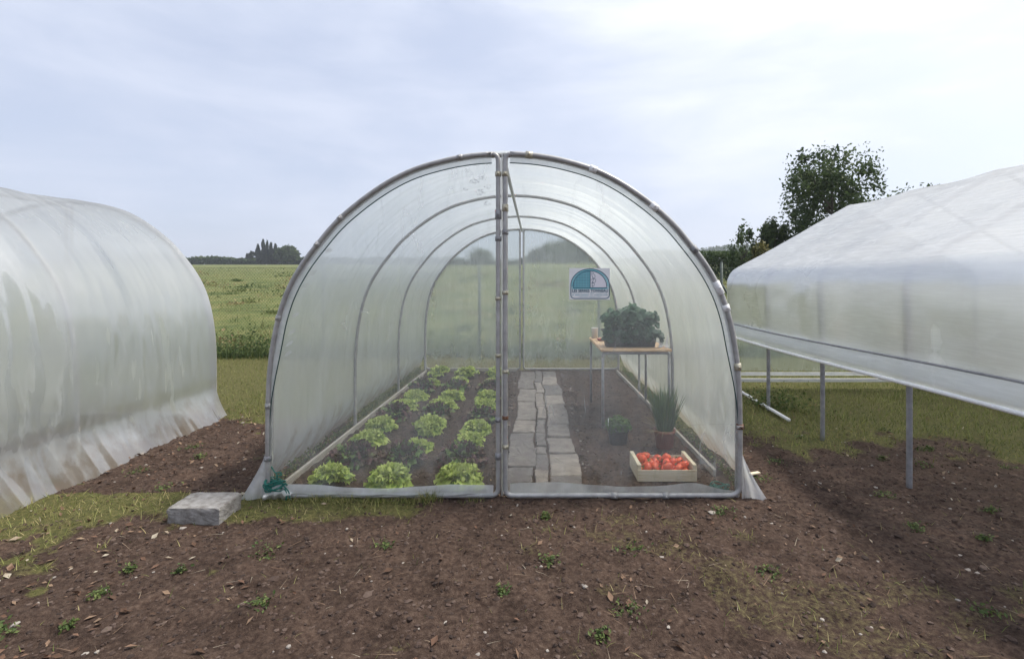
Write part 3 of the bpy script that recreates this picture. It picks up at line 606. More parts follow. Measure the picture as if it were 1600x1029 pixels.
def leaf_disc(mb, c, nrm, size, az, tone, lobes=3):
    """a three-lobed rounded leaf"""
    n = Vector(nrm).normalized(); t = n.orthogonal().normalized(); b_ = n.cross(t); ca_, sa = math.cos(az), math.sin(az); t, b_ = t*ca_+b_*sa, b_*ca_-t*sa
    V = [c]; K = 12
    for i in range(K):
        a = i*2*PI/K; rr = size*(.72+.28*abs(math.cos(a*lobes/2)))*random.uniform(.88, 1.08)
        V.append(np.array(c)+rr*(math.cos(a)*np.array(t)+math.sin(a)*np.array(b_))-np.array(n)*size*.28*random.uniform(.2, 1))
    mb.add(np.array(V), [(0, i+1, (i+1) % K+1) for i in range(K)], tone)
pl = empty('planter', (1.125, 1.66, TZ), 'long dark planter box overflowing with dark green leafy plants, on the table', 'planter')
w0, w1, d0, h_ = .235, .26, .085, .15
def rect(w, d, z, rd=.03): return corner_path([(w, -d), (w, d), (-w, d), (-w, -d)], [rd]*4, 4), z
mb = MB(); rs = [rect(w0, d0-.012, .0), rect(w1, d0, h_), rect(w1+.012, d0+.012, h_), rect(w1+.012, d0+.012, h_+.014), rect(w1-.006, d0-.006, h_+.014), rect(w1-.012, d0-.012, h_-.02)]
V = np.concatenate([np.column_stack([q, np.full(len(q), z)]) for q, z in rs]); n = len(rs[0][0])
Fs = [(i*n+k, i*n+(k+1) % n, (i+1)*n+(k+1) % n, (i+1)*n+k) for i in range(len(rs)-1) for k in range(n)]+[tuple(range(n))[::-1], tuple(range(5*n, 6*n))]
mb.add(V, Fs); mb.build('planter_box', M['black'], pl)
mb = MB()
for i in range(760):
    a = random.uniform(0, 2*PI); q = random.random()**.5; x = .285*q*math.cos(a); 
    top = .345*(1-.38*(abs(x)/.31)**2.6)*(1+.07*math.sin(x*26+1)+.07*math.sin(x*61))
    z = .13+(top-.10)*random.random()**.55; y = .15*q*math.sin(a)
    if random.random() < .2: z = random.uniform(.06, .16); y = -.10-.03*random.random(); x = random.uniform(-.27, .29)
    e_ = Vector((x*1.2+random.uniform(-.4, .4), y*1.5-.25+random.uniform(-.5, .4), .35+random.uniform(-.2, .6)))
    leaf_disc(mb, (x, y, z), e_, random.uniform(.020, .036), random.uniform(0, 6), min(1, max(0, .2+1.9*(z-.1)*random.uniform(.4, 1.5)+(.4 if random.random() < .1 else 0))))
mb.build('foliage', M['strawb'], pl)
mb = MB()
for i in range(90):
    a = random.uniform(0, 6.28); q = random.random()**.5; x, y = .25*q*math.cos(a), .12*q*math.sin(a); mb.add(*tube(smooth_path([(x*.6, y*.6, .1), (x*.85, y*.85, .2), (x, y, .12+.17*random.random())], 3), .0022, 5), .3)
mb.build('stalks', M['strawb'], pl)
# cup and dish at the table's far left corner, plant tags at the right
c = at(927, 526, 1.72); mb = MB(); mb.add(*lathe([(.001, .003), (.026, .003), (.028, 0), (.033, .085), (.0345, .087), (.0325, .087), (.027, .006), (.001, .006)], 20)); o = mb.build('cup', M['whitepl']); o.location = (.868, 2.34, TZ); o.scale = (1.15, 1.15, 1.35)
tag(o, 'small white plastic cup on the left end of the plywood table', 'cup')
mb = MB(); mb.add(*lathe([(.001, .0), (.04, .0), (.055, .022), (.057, .022), (.042, .004), (.001, .004)], 24)); o = mb.build('dish', M['redpl']); o.location = (.915, 2.12, TZ); tag(o, 'shallow red dish on the plywood table beside the dark planter', 'dish')
for i, (x, y, h, l) in enumerate([(1.405, 1.56, .10, 'short white pointed plant tag nearest the dark planter on the table'), (1.428, 1.60, .115, 'middle white pointed plant tag on the right end of the table'), (1.452, 1.53, .14, 'tallest white pointed plant tag at the right edge of the table')]):
    mb = MB(); P = np.array([(-.013, .02), (.013, .02), (.010, .3*h), (.004, .75*h), (0, h), (-.004, .75*h), (-.011, .3*h)]); flat(mb, P[::-1], 0, .0015); mb.add(*boxat((0, 0, .012), (.036, .03, .024), .005)); o = mb.build('plant_tag', M['whitepl'], smooth=False)
    o.location = (x, y, TZ); o.rotation_euler = (R(-6), R(random.uniform(-8, 8)), random.uniform(-.5, .5)); tag(o, l, 'plant tag', 'white plant tags on the table')

# ------------------------------------------------------------------ pots on the soil
def pot(name, c, r, h, mat, label, cat):
    o = empty(name, c, label, cat); mb = MB()
    mb.add(*lathe([(.001, 0), (r*.74, 0), (r*.78, .006), (r*.95, h*.82), (r, h*.83), (r*1.03, h), (r*.97, h), (r*.9, h*.86), (.001, h*.85)], 30)); mb.build('pot', mat, o); return o
hb = pot('herb_pot', (.905, 1.02, -.008), .092, .135, M['black'], 'black plastic pot of low bushy green herb standing on the bare soil', 'potted herb')
mb = MB()
for i in range(420):
    a = random.uniform(0, 6.28); q = random.random()**.5; x, y = .115*q*math.cos(a), .115*q*math.sin(a); z = .12+.125*random.random()**.7*(1-.5*q*q)
    leaf_disc(mb, (x, y, z), (x*4+random.uniform(-.6, .6), y*4+random.uniform(-.6, .6), .7), random.uniform(.008, .015), random.uniform(0, 6), random.uniform(.1, .6)+(z-.15)*2)
mb.build('foliage', M['herb'], hb)
mb = MB(); mb.add(*tube([(-.085, -.02, .12), (-.086, -.022, .225)], [.004, .003], 6)); mb.build('plant_stake', M['whitepl'], hb)
cp = pot('chive_pot', (1.275, .93, -.008), .088, .155, M['terra'], 'terracotta coloured pot of tall spiky chives behind the tomato crate', 'potted chives')
def blades(mb, base, dirs, L, w, droop, tone, segs=3):
    """tapered blades, vectorised"""
    N = len(base); t = np.linspace(0, 1, segs+1); d = dirs/np.linalg.norm(dirs, axis=1)[:, None]
    side = np.cross(d, [0, 0, 1.0]); bad = np.linalg.norm(side, axis=1) < 1e-3; side[bad] = [1, 0, 0]; side /= np.linalg.norm(side, axis=1)[:, None]
    a = rng.uniform(0, 2*PI, N); hor = np.column_stack([np.cos(a), np.sin(a), np.zeros(N)]); side = np.where(rng.random(N)[:, None] < .5, side, hor)
    out = d*[1, 1, 0]; out /= np.linalg.norm(out, axis=1)[:, None]+1e-6
    V = np.zeros((N, (segs)*2+1, 3))
    for k in range(segs):
        c = base+d*(L*t[k])[:, None]+out*(droop*t[k]**2*L)[:, None]-np.array([0, 0, 1])*(droop*.6*t[k]**2*L)[:, None]; ww = (w*(1-t[k]*.75)/2)[:, None]
        V[:, 2*k] = c-side*ww; V[:, 2*k+1] = c+side*ww
    V[:, -1] = base+d*L[:, None]+out*(droop*L)[:, None]-np.array([0, 0, 1])*(droop*.6*L)[:, None]
    n = 2*segs+1; off = (np.arange(N)*n)[:, None]
    Fs = []
    if segs > 1: Fs.append(np.concatenate([off+np.array([2*k, 2*k+1, 2*k+3, 2*k+2]) for k in range(segs-1)]))
    Fs.append(off+np.array([2*segs-2, 2*segs-1, 2*segs])); mb.add(V.reshape(-1, 3), Fs, np.repeat(tone, n))
N = 520; a = rng.uniform(0, 2*PI, N); q = rng.random(N)**.5; mb = MB()
base = np.column_stack([.06*q*np.cos(a), .06*q*np.sin(a), np.full(N, .13)]); spread = rng.uniform(.03, .36, N)*q
blades(mb, base, np.column_stack([spread*np.cos(a), spread*np.sin(a), np.ones(N)]), rng.uniform(.2, .43, N), np.full(N, .0068), rng.uniform(.0, .12, N), rng.uniform(.1, .8, N), 5); mb.build('chives', M['chive'], cp)
N = 40; a = rng.uniform(0, 2*PI, N); mb = MB(); blades(mb, np.column_stack([.07*np.cos(a), .07*np.sin(a), np.full(N, .14)]), np.column_stack([np.cos(a), np.sin(a), np.full(N, .6)]), rng.uniform(.1, .2, N), np.full(N, .005), rng.uniform(.2, .6, N), rng.uniform(.7, 1, N), 4); mb.build('dry_stems', M['grass'], cp)

# ------------------------------------------------------------------ tomato crate
cr = empty('crate', (1.105, .345, .0), 'low pale wooden crate full of red tomatoes on the soil', 'crate')
W2, D2 = .203, .14
mb = MB(); mb.add(*boxat((0, 0, .006), (2*W2-.03, 2*D2-.01, .008), .001)); mb.build('bottom', M['cratewood'], cr, smooth=False)
for s in (-1, 1):
    mb = MB(); mb.add(*boxat((s*(W2-.013), 0, .059), (.026, 2*D2, .114), .002)); mb.build('end_panel', M['cratewood'], cr, smooth=False)
    mb = MB(); mb.add(*boxat((0, s*(D2+.0035), .043), (2*W2, .006, .078), .0012)); mb.build('side_panel', M['cratewood'], cr, smooth=False)
def tomato_parts(seed):
    r = np.random.default_rng(seed); n, mm = 24, 14; P = []
    for i in range(mm+1):
        th = PI*i/mm; rr = math.sin(th)*1.0; z = -math.cos(th)*.82; z -= .16*max(0, math.cos(th-PI))**6*1.0
        a = np.arange(n)*2*PI/n; rib = 1+.035*np.cos(a*5+r.uniform(0, 6))*(rr); P.append(np.column_stack([rr*rib*np.cos(a), rr*rib*np.sin(a), np.full(n, z)]))
    V = np.concatenate(P)*.034; Fq = [(i*n+k, i*n+(k+1) % n, (i+1)*n+(k+1) % n, (i+1)*n+k) for i in range(mm) for k in range(n)]
    b_ = MB(); b_.add(V, np.array(Fq)); o = b_.build('tomato', M['tomato'])
    c = MB()
    for k in range(5):
        a = k*2*PI/5+r.uniform(-.2, .2); d = np.array([math.cos(a), math.sin(a), 0]); e_ = np.array([-d[1], d[0], 0]); z0 = .0262
        c.add(np.array([e_*.003+[0, 0, z0], -e_*.003+[0, 0, z0], d*.012-e_*.003+[0, 0, z0+.005], d*.012+e_*.003+[0, 0, z0+.005], d*.022+[0, 0, z0+.008]]), [(0, 1, 2, 3), (3, 2, 4)])
    c.add(*tube([(0, 0, .022), (.002, .001, .038)], .002, 6)); c.build('calyx', M['calyx'], o); return o
tp = [tomato_parts(k) for k in range(3)]; cnt = 0
spots = []
for j, y in enumerate((-.098, -.033, .033, .098)):
    for i in range(5): spots.append((-.14+i*.07+(.0 if j % 2 == 0 else .008), y, .044))
for i, (x, y) in enumerate([(-.13, -.075), (-.06, -.07), (.02, -.085), (.09, -.07), (.135, -.055), (-.125, .06), (-.055, .02), (.02, -.01), (.085, .01), (.13, .05), (-.09, -.01), (.05, .065), (-.02, .075), (-.135, .10)]): spots.append((x, y, .078+.005*(i % 3)))
spots += [(-.10, .085, .108), (.03, .03, .106)]
for i, (x, y, z) in enumerate(spots):
    o = tp[i] if i < 3 else copy_tree(tp[i % 3]); s_ = random.uniform(.92, 1.1); o.scale = (s_,)*3
    o.location = (1.105+x+random.uniform(-.006, .006), .345+y+random.uniform(-.006, .006), z+random.uniform(-.003, .003)-.004)
    o.rotation_euler = (random.uniform(-1.3, 1.3), random.uniform(-1.3, 1.3), random.uniform(0, 6))
    tag(o, 'ripe red tomato heaped in the pale wooden crate', 'tomato', 'tomatoes heaped in the wooden crate')

# ------------------------------------------------------------------ ropes, block
def ropeheap(c, rad, n, label, extra=()):
    mb = MB(); r = np.random.default_rng(int(abs(c[0])*100))
    for k in range(n):
        a = np.linspace(0, 2*PI*r.uniform(.8, 1.4), 22)+r.uniform(0, 6); rx = rad[0]*r.uniform(.55, 1.05); ry = rad[1]*r.uniform(.6, 1.05); z = c[2]+rad[2]*k/n
        mb.add(*tube(np.column_stack([c[0]+r.uniform(-.015, .015)+rx*np.cos(a), c[1]+ry*np.sin(a), np.maximum(.006, z+.012*np.sin(a*2+r.uniform(0, 6)))]), .0042, 6))
    for pts in extra: mb.add(*tube(smooth_path(pts, 6), .0042, 6))
    return tag(mb.build('rope', M['rope']), label, 'rope')
ropeheap((-1.445, -.06, .055), (.068, .045, .065), 9, 'teal rope knotted round the left foot of the front arch', [
    [(-1.47, -.06, .205), (-1.45, -.065, .175), (-1.435, -.07, .165), (-1.425, -.075, .14), (-1.43, -.075, .10)], [(-1.435, -.068, .165), (-1.41, -.07, .17), (-1.40, -.072, .155), (-1.425, -.07, .15)],
    [(-1.415, -.07, .135), (-1.385, -.075, .09), (-1.355, -.075, .055), (-1.34, -.08, .01)], [(-1.375, -.08, .07), (-1.36, -.085, .04), (-1.365, -.085, .0)]])
ropeheap((1.40, .04, .02), (.06, .035, .03), 6, 'teal rope coiled on the soil inside the right corner of the tunnel')
mb = MB(); rr = np.random.default_rng(4); bm = bmesh.new(); bmesh.ops.create_cube(bm, size=1); bmesh.ops.subdivide_edges(bm, edges=bm.edges[:], cuts=11, use_grid_fill=True); bm.verts.index_update()
V = []
for v in bm.verts:
    c = Vector((v.co.x*.30, v.co.y*.22, v.co.z*.13)); k = sum(abs(q) > .47 for q in v.co); n_ = mnoise.noise(c*22); n2_ = mnoise.noise(c*70)
    V.append(c*(1-(.035*max(0, n_+.5)*(k >= 2)+.04*(k == 3)))+Vector((n2_, mnoise.noise(c*60+Vector((5, 0, 0))), n_))*.0035+Vector((0, 0, .05)))
mb.add(np.array(V), [tuple(v.index for v in f.verts) for f in bm.faces]); bm.free()
o = mb.build('concrete_block', M['concrete'], smooth=False); o.location = (-1.745, -.27, -.03); tag(o, 'broken grey concrete block on the ground left of the film skirt', 'concrete block')

# ------------------------------------------------------------------ right-hand neighbouring greenhouse
NX0, NXM, NZE, NZR, NY1, NY0 = 2.70, 4.25, 1.50, 2.32, 3.12, -1.9
gh = empty('greenhouse', (NX0, NY1, 0), 'pitched greenhouse of whitish film with its side rolled up, at the right', 'greenhouse')
def rib2(y, zfoot=-.1):
    P = [(0, y, zfoot), (0, y, .7), (-.015, y, NZE-.22), (.0, y, NZE-.09), (.05, y, NZE-.01), (.13, y, NZE+.045), (.6, y, NZE+.045+.47*.53), (NXM-NX0-.1, y, NZR-.035), (NXM-NX0, y, NZR)]
    Q = P+[(2*(NXM-NX0)-x, y_, z) for x, y_, z in P[::-1][1:]]; return smooth_path(Q, 5)
for k in range(6):
    t = MB(); t.add(*tube(rib2(-k*1.0), .019, 10)); t.build('rib', M['steel_dull'], gh)
for x, z in ((NXM-NX0, NZR-.02),): t = MB(); t.add(*tube([(x, 0, z), (x, -5, z)], .017, 8)); t.build('ridge_pipe', M['steel_dull'], gh)
base = rib2(0)[:, [0, 2]]; T = np.gradient(base, axis=0); T /= np.linalg.norm(T, axis=1)[:, None]; base = base+np.column_stack([-T[:, 1], T[:, 0]])*.024
lft = base[(base[:, 0] < NXM-NX0+.01)]; lft = lft[lft[:, 1] > .8]; rgt = base[base[:, 0] > NXM-NX0+.01]
hang = np.array([(-.075, .745), (-.05, .80)]); sec = np.concatenate([hang, lft, rgt])
dd = np.concatenate([[0], np.cumsum(np.linalg.norm(np.diff(sec, axis=0), axis=1))]); tt = np.linspace(0, dd[-1], 90); sec = np.column_stack([np.interp(tt, dd, sec[:, 0]), np.interp(tt, dd, sec[:, 1])])
ys = np.linspace(.05, -5.05, 130); XX = np.tile(sec[:, 0], (len(ys), 1)); ZZ = np.tile(sec[:, 1], (len(ys), 1)); YY = np.tile(ys[:, None], (1, len(sec)))
ph = (-ys % 1.0); sag = np.sin(PI*ph)**2*.02; wr = (fbm(YY*3, ZZ*6+XX*4, 91, 4)-.5)*.03*np.clip(np.minimum(ph, 1-ph)*6, .1, 1)[:, None]
roof = sstep(1.45, 1.7, ZZ); ZZ = ZZ-(sag[:, None]-wr)*roof; XX = XX+(sag[:, None]+wr)*(1-roof)*np.where(XX < 1.5, 1, -1)*np.where(ZZ > .8, 1, .2)
f = MB(); f.add(*grid(XX, YY, ZZ)); f.build('film_cover', M['film_old'], gh)
# rolled-up edge band and its pole
yy = np.linspace(.06, -5.06, 80); A = []
for q in np.linspace(0, 1, 5): A.append(np.column_stack([-.078-.012*np.sin(q*PI)+.004*np.sin(yy*11), yy, .70+.15*q+.0*yy+.012*np.sin(yy*1.2)]))
A = np.array(A); f = MB(); f.add(*grid(A[..., 0], A[..., 1], A[..., 2])); f.build('rolled_film', M['film_old'], gh)
t = MB(); t.add(*tube(np.column_stack([np.full(80, -.082), yy, .70+.012*np.sin(yy*1.2)]), .014, 8)); t.build('roll_pole', M['clipw'], gh)
t = MB(); t.add(*tube(np.column_stack([np.full(80, -.062), yy, .855+.012*np.sin(yy*1.2)]), .008, 6)); t.build('roll_cord', M['steel_dull'], gh)
# far gable film with a hem and a low board
A = []; gp = base[(base[:, 1] > .16)]
k = len(gp)//2; L_, R_ = gp[:k+1], gp[::-1][:k+1]
for q in np.linspace(0, 1, 14): A.append(np.column_stack([L_[:, 0]*(1-q)+R_[:, 0]*q, np.full(k+1, .03)+.01*np.sin(q*30), L_[:, 1]*(1-q)+R_[:, 1]*q]))
A = np.array(A); f = MB(); f.add(*grid(A[..., 0], A[..., 1], A[..., 2])); f.build('gable_film', M['film_back'], gh)
t = MB(); t.add(*boxat((1.55, .05, .19), (3.1, .012, .045), .002)); t.build('film_hem', M['film_white'], gh)
t = MB(); t.add(*boxat((1.55, .07, .105), (3.1, .02, .045), .002)); t.build('base_board', M['boardw'], gh, smooth=False)
t = MB(); t.add(*tube([(.045, .04, .02), (-.035, -1.50, .03)], .017, 10)); t.build('ground_pipe', M['clipw'], gh)
t = MB(); t.add(*tube([(-.02, .02, .62), (-.022, .025, .4)], .004, 6)); t.build('tie_cord', M['rope'], gh)

# ------------------------------------------------------------------ fence behind
FY = 5.7
fn = empty('wire_fence', (0, FY, 0), 'tall thin wire mesh fence on slim posts behind the tunnel along the field', 'fence')
mb = MB(); H = 1.62; step = .055
xs = np.arange(-9.5, 7.5, step); N = len(xs); w = .0019
for s in (-1, 1):
    a = np.column_stack([xs, np.full(N, .002*s), np.full(N, .03)]); b_ = a+[s*(H-.03)*.9, 0, H-.03]; d = np.array([w, 0, 0])
    V = np.stack([a-d, a+d, b_+d, b_-d], 1).reshape(-1, 3); mb.add(V, np.arange(4*N).reshape(N, 4))
for z in (.05, .85, H): mb.add(*tube([(-9.8, 0, z), (7.5, 0, z)], .0018, 5))
mb.build('wire_mesh', M['wire'], fn)
for x in (-9.2, -6.4, -3.6, -.8, 1.35, 3.56, 6.4):
    t = MB(); t.add(*tube([(x, .03, -.2), (x, .03, 1.72)], .024, 10)); t.add(*tube([(x, .03, 1.72), (x, .03, 1.735)], [.027, .012], 10)); t.build('post', M['wire'], fn)
t = MB(); t.add(*tube([(3.57, .03, 1.32), (3.95, .03, .7), (4.25, .03, .05)], .02, 8)); t.build('brace', M['wire'], fn)

# ------------------------------------------------------------------ trees
def leafcloud(mb, C, size, tone, up=.3):
    """one bent leaf-clump face pair per point"""
    N = len(C); n = rng.standard_normal((N, 3)); n[:, 2] += up; n /= np.linalg.norm(n, axis=1)[:, None]
    t = np.cross(n, rng.standard_normal((N, 3))); t /= np.linalg.norm(t, axis=1)[:, None]; b_ = np.cross(n, t); s = (size*rng.uniform(.6, 1.4, N))[:, None]
    V = np.stack([C-t*s, C-b_*s*.55+n*s*.15, C+t*s, C+b_*s*.55+n*s*.15], 1).reshape(-1, 3); mb.add(V, np.arange(4*N).reshape(N, 4), np.repeat(tone, 4))
def crown(mb, c, rad, nclump, per, size, seed, squeeze=.0, clump=.22, shell=.55):
    r = np.random.default_rng(seed); c = np.array(c); rad = np.array(rad)
    d = r.standard_normal((nclump, 3)); d /= np.linalg.norm(d, axis=1)[:, None]; q = shell+(1-shell)*r.random(nclump)**.6
    K = d*q[:, None]
    if squeeze: K[:, :2] *= (1-squeeze*np.clip(K[:, 2], -1, 1)**2*np.sign(np.clip(K[:, 2], -.2, 1)).clip(0))[:, None]
    cs = clump*r.uniform(.6, 1.4, nclump)
    P = K[:, None]+r.standard_normal((nclump, per, 3))*cs[:, None, None]*.55
    tone = np.clip(r.uniform(.15, .75, nclump)[:, None]+r.uniform(-.2, .2, (nclump, per)), 0, 1)
    leafcloud(mb, (P*rad+c).reshape(-1, 3), size, tone.ravel())
def trunk(mb, h, r0, limbs, spread, seed, top=.8):
    r = np.random.default_rng(seed); mb.add(*tube(smooth_path([(0, 0, -.3), (.02*h*r.uniform(-1, 1), 0, h*.3), (.03*h*r.uniform(-1, 1), .02*h, h*top)], 5), np.linspace(r0, r0*.25, 11), 8))
    for k in range(limbs):
        a = r.uniform(0, 6.28); z = h*r.uniform(.25, .65); e_ = spread*r.uniform(.5, .9); mb.add(*tube(smooth_path([(0, 0, z), (e_*.5*math.cos(a), e_*.5*math.sin(a), z+h*.1), (e_*math.cos(a), e_*math.sin(a), z+h*r.uniform(.15, .3))], 4), np.linspace(r0*.45, r0*.08, 9), 6))
def tree(name, px, ptop, pbase, Y, wpx, fmat, label, cat='tree', nclump=60, per=60, size=.3, seed=1, lowfrac=.2, squeeze=0, clump=.22, group=None, shell=.55, dz=0):
    d = Y-CY; x = CX+(px-835)/F*d; zt = CZ-(ptop-440)/F*d; zb = float(gz(np.array([x]), np.array([Y]))[0]); h = zt-zb; w = wpx/F*d/2
    o = empty(name, (x, Y, zb), label, cat, group)
    mb = MB(); trunk(mb, h, max(.05, h*.022), 7, w*.7, seed); mb.build('trunk', M['bark'], o)
    mb = MB(); zc = h*(1+lowfrac)/2; crown(mb, (0, 0, zc), (w, w, h*(1-lowfrac)/2), nclump, per, size, seed, squeeze, clump, shell); mb.build('crown', fmat, o); return o
PG = 'poplars on the far hedge line'
for i, (px, pt, wd, l) in enumerate([(403, 384, 6.5, 'short slim dark poplar, leftmost of the distant poplar clump'), (411, 376, 6, 'slim dark poplar, second from the left of the distant clump'), (417.5, 377, 4.5, 'narrow dark poplar in the middle of the distant clump'), (423.5, 379, 5, 'slim dark poplar, second from the right of the distant clump'), (430, 383, 7.5, 'broader dark poplar, rightmost of the distant poplar clump')]):
    tree('poplar_tree', px, pt, 411, 250, wd, M['poplar'], l, 'poplar', 50, 80, .42, 300+i, .03, .6, .2, PG)
tree('round_tree', 449, 386, 411, 250, 31, M['crown'], 'broad rounded green tree on the far hedge right of the poplars', nclump=90, per=70, size=.7, seed=320, lowfrac=.05, clump=.2)
tree('small_tree', 394, 394, 411, 256, 16, M['poplar'], 'small rounded tree on the far hedge left of the poplars', nclump=40, per=50, size=.6, seed=321, lowfrac=.1)
tree('spreading_tree', 746, 387, 412, 250, 34, M['crown'], 'distant leafy tree seen hazily through the tunnel left of the door posts', nclump=60, per=60, size=.8, seed=322, lowfrac=.05)
tree('spreading_tree', 880, 382, 412, 250, 66, M['crown'], 'tall broad distant tree seen hazily through the right door film', nclump=90, per=60, size=.9, seed=323, lowfrac=.05)
tree('spreading_tree', 838, 391, 412, 250, 22, M['poplar'], 'small distant tree seen through film just right of the door posts', nclump=40, per=50, size=.7, seed=324, lowfrac=.05)
tree('spreading_tree', 930, 393, 412, 255, 34, M['crown'], 'distant tree seen through film above the white sign', nclump=50, per=60, size=.8, seed=325, lowfrac=.05)
tree('spreading_tree', 60, 392, 412, 250, 44, M['crown'], 'distant rounded tree on the hedge line beyond the left tunnel', nclump=60, per=60, size=.8, seed=326, lowfrac=.05)
tree('spreading_tree', 230, 394, 412, 250, 34, M['poplar'], 'dark distant tree on the hedge line left of the poplars', nclump=60, per=60, size=.8, seed=327, lowfrac=.05)
# far hedge line: one mass
mb = MB(); X = np.linspace(-330, 75, 900); Hh = 1.7+2.4*fbm(X*.07, X*0+3, 401, 4)+1.2*fbm(X*.4, X*0, 402, 3)
for r_ in range(11):
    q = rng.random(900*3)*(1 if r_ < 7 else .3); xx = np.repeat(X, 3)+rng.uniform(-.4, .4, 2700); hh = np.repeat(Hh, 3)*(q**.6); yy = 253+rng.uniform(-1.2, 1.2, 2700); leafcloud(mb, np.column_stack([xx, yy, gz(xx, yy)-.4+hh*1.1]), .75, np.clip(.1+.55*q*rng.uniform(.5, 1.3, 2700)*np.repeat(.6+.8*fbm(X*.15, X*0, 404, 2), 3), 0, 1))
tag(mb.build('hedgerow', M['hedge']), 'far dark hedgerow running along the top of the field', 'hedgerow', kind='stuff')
# far wooded hill on the right
mb = MB(); n = 16000; xx = rng.uniform(100, 640, n); yy = rng.uniform(470, 680, n); Hh = 3+9*fbm(xx*.035, yy*.035, 411, 4)
leafcloud(mb, np.column_stack([xx, yy, hill(xx, yy)+Hh*rng.random(n)**.6]), 2.4, np.clip(.1+.5*rng.random(n)*fbm(xx*.05, yy*.05, 412, 2), 0, 1))
tag(mb.build('woods', M['crown']), 'distant bluish woods along the skyline at the right', 'woods', kind='stuff')
# near hedge on the right
hx0, hx1, HY = at(1000, 400, 44).x, at(1330, 400, 44).x, 44
o = empty('hedge', ((hx0+hx1)/2, HY, 0), 'thick clipped green hedge across the field right of the tunnel', 'hedge')
mb = MB(); N = 16000; x = rng.uniform(hx0, hx1, N); y = HY+rng.uniform(-.9, .9, N); q = rng.random(N)**.7; hh = 2.55+.5*fbm(x*.5, x*0, 421, 3)
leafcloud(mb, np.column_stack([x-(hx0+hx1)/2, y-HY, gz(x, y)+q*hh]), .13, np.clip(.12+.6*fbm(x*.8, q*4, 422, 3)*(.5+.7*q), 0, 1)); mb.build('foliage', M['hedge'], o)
mb = MB()
for k in range(24):
    xq = random.uniform(hx0, hx1); mb.add(*tube([(xq-(hx0+hx1)/2, 0, float(hill(np.array([xq]), np.array([44.]))[0])-.2), (xq-(hx0+hx1)/2+.1, 0, float(hill(np.array([xq]), np.array([44.]))[0])+1.6)], .04, 6))
mb.build('stems', M['bark'], o)
tree('airy_tree', 1162, 352, 430, 26, 40, M['crown'], 'airy small tree with loose leaves left of the taller trees at right', nclump=46, per=42, size=.10, seed=331, lowfrac=.0, clump=.24, shell=.5)
tree('weeping_tree', 1210, 347, 430, 25, 50, M['crown'], 'dark dense drooping tree behind the right greenhouse', nclump=110, per=80, size=.10, seed=332, lowfrac=.1, clump=.2)
tree('tall_tree', 1297, 225, 430, 24, 138, M['crown'], 'tall leafy tree rising above the right greenhouse at the edge', nclump=130, per=95, size=.10, seed=333, lowfrac=.15, clump=.17, shell=.45)
tree('yellow_shrub', 1190, 381, 430, 21, 36, M['shrub'], 'yellowish green shrub in front of the dark drooping tree', 'shrub', nclump=50, per=60, size=.08, seed=334, lowfrac=.05)
tree('tall_tree', 1440, 300, 430, 30, 190, M['crown'], 'wide rounded tree standing behind the roof of the right greenhouse', nclump=170, per=110, size=.14, seed=335, lowfrac=.15, clump=.18, shell=.45)

# ------------------------------------------------------------------ grass, weeds, crumbs
def scatter(n, x0, x1, y0, y1, fn):
    x = rng.uniform(x0, x1, n); y = rng.uniform(y0, y1, n); k = rng.random(n) < fn(x, y); return x[k], y[k]
outside = lambda x, y: ((np.abs(x) > 1.56) | (y < -.03) | (y > 4.62)).astype(float)
mb = MB(); x, y = scatter(150000, -8.5, 6, -.9, 5.7, lambda x, y: grassiness(x, y)**1.5*outside(x, y)*np.where(np.abs(x+4.56) < 1.4, .35, 1)*np.where(y < .1, .8, 1)); N = len(x); a = rng.uniform(0, 6.28, N); l = rng.uniform(.1, .9, N)
short = np.where(y < 1.0, .75, 1.0)
blades(mb, np.column_stack([x, y, gz(x, y)-.004]), np.column_stack([l*np.cos(a), l*np.sin(a), np.ones(N)]), rng.uniform(.02, .085, N)*short*(.5+1.1*fbm(x*2.2, y*2.2, 446, 3)), rng.uniform(.003, .006, N), rng.uniform(0, .4, N), np.clip(.45*fbm(x*2, y*2, 441, 3)+rng.uniform(-.1, .6, N)+.25*sstep(.6, .2, y), 0, 1), 2)
# sparse front grass and the tuft against the rail
x, y = scatter(26000, -5, 5, -1.75, -.05, lambda x, y: .03+grassiness(x, y)**1.6*.95); N = len(x); a = rng.uniform(0, 6.28, N); l = rng.uniform(.1, 1.3, N)
blades(mb, np.column_stack([x, y, gz(x, y)-.004]), np.column_stack([l*np.cos(a), l*np.sin(a), np.ones(N)]), rng.uniform(.015, .055, N), rng.uniform(.002, .0042, N), rng.uniform(0, .5, N), np.clip(rng.uniform(.1, 1.0, N), 0, 1), 2)
x = np.concatenate([rng.normal(-.47, .035, 150), rng.uniform(-1.5, -.5, 900), rng.normal(-.72, .05, 40), rng.normal(-.2, .05, 40)]); N = len(x); y = -.085+rng.normal(0, .022, N); a = rng.uniform(0, 6.28, N); l = rng.uniform(.1, 1.0, N)
blades(mb, np.column_stack([x, y, gz(x, y)-.004]), np.column_stack([l*np.cos(a), l*np.sin(a), np.ones(N)]), np.where(np.arange(N) < 150, rng.uniform(.05, .12, N), rng.uniform(.02, .06, N)), rng.uniform(.002, .0045, N), rng.uniform(0, .5, N), np.clip(rng.uniform(.1, 1.0, N), 0, 1), 3)
tag(mb.build('grass', M['grass'], smooth=False), 'short sunlit grass growing round the tunnels', 'grass', kind='stuff')
mb = MB(); n = 130000; d = 8.9+(150-8.9)*rng.random(n)**2.5; lat = rng.uniform(-1.12, 1.05, n); x = CX+lat*d; y = d+CY; a = rng.uniform(0, 6.28, n); l = rng.uniform(.1, 1.0, n); sc = (d/8.6)**.7
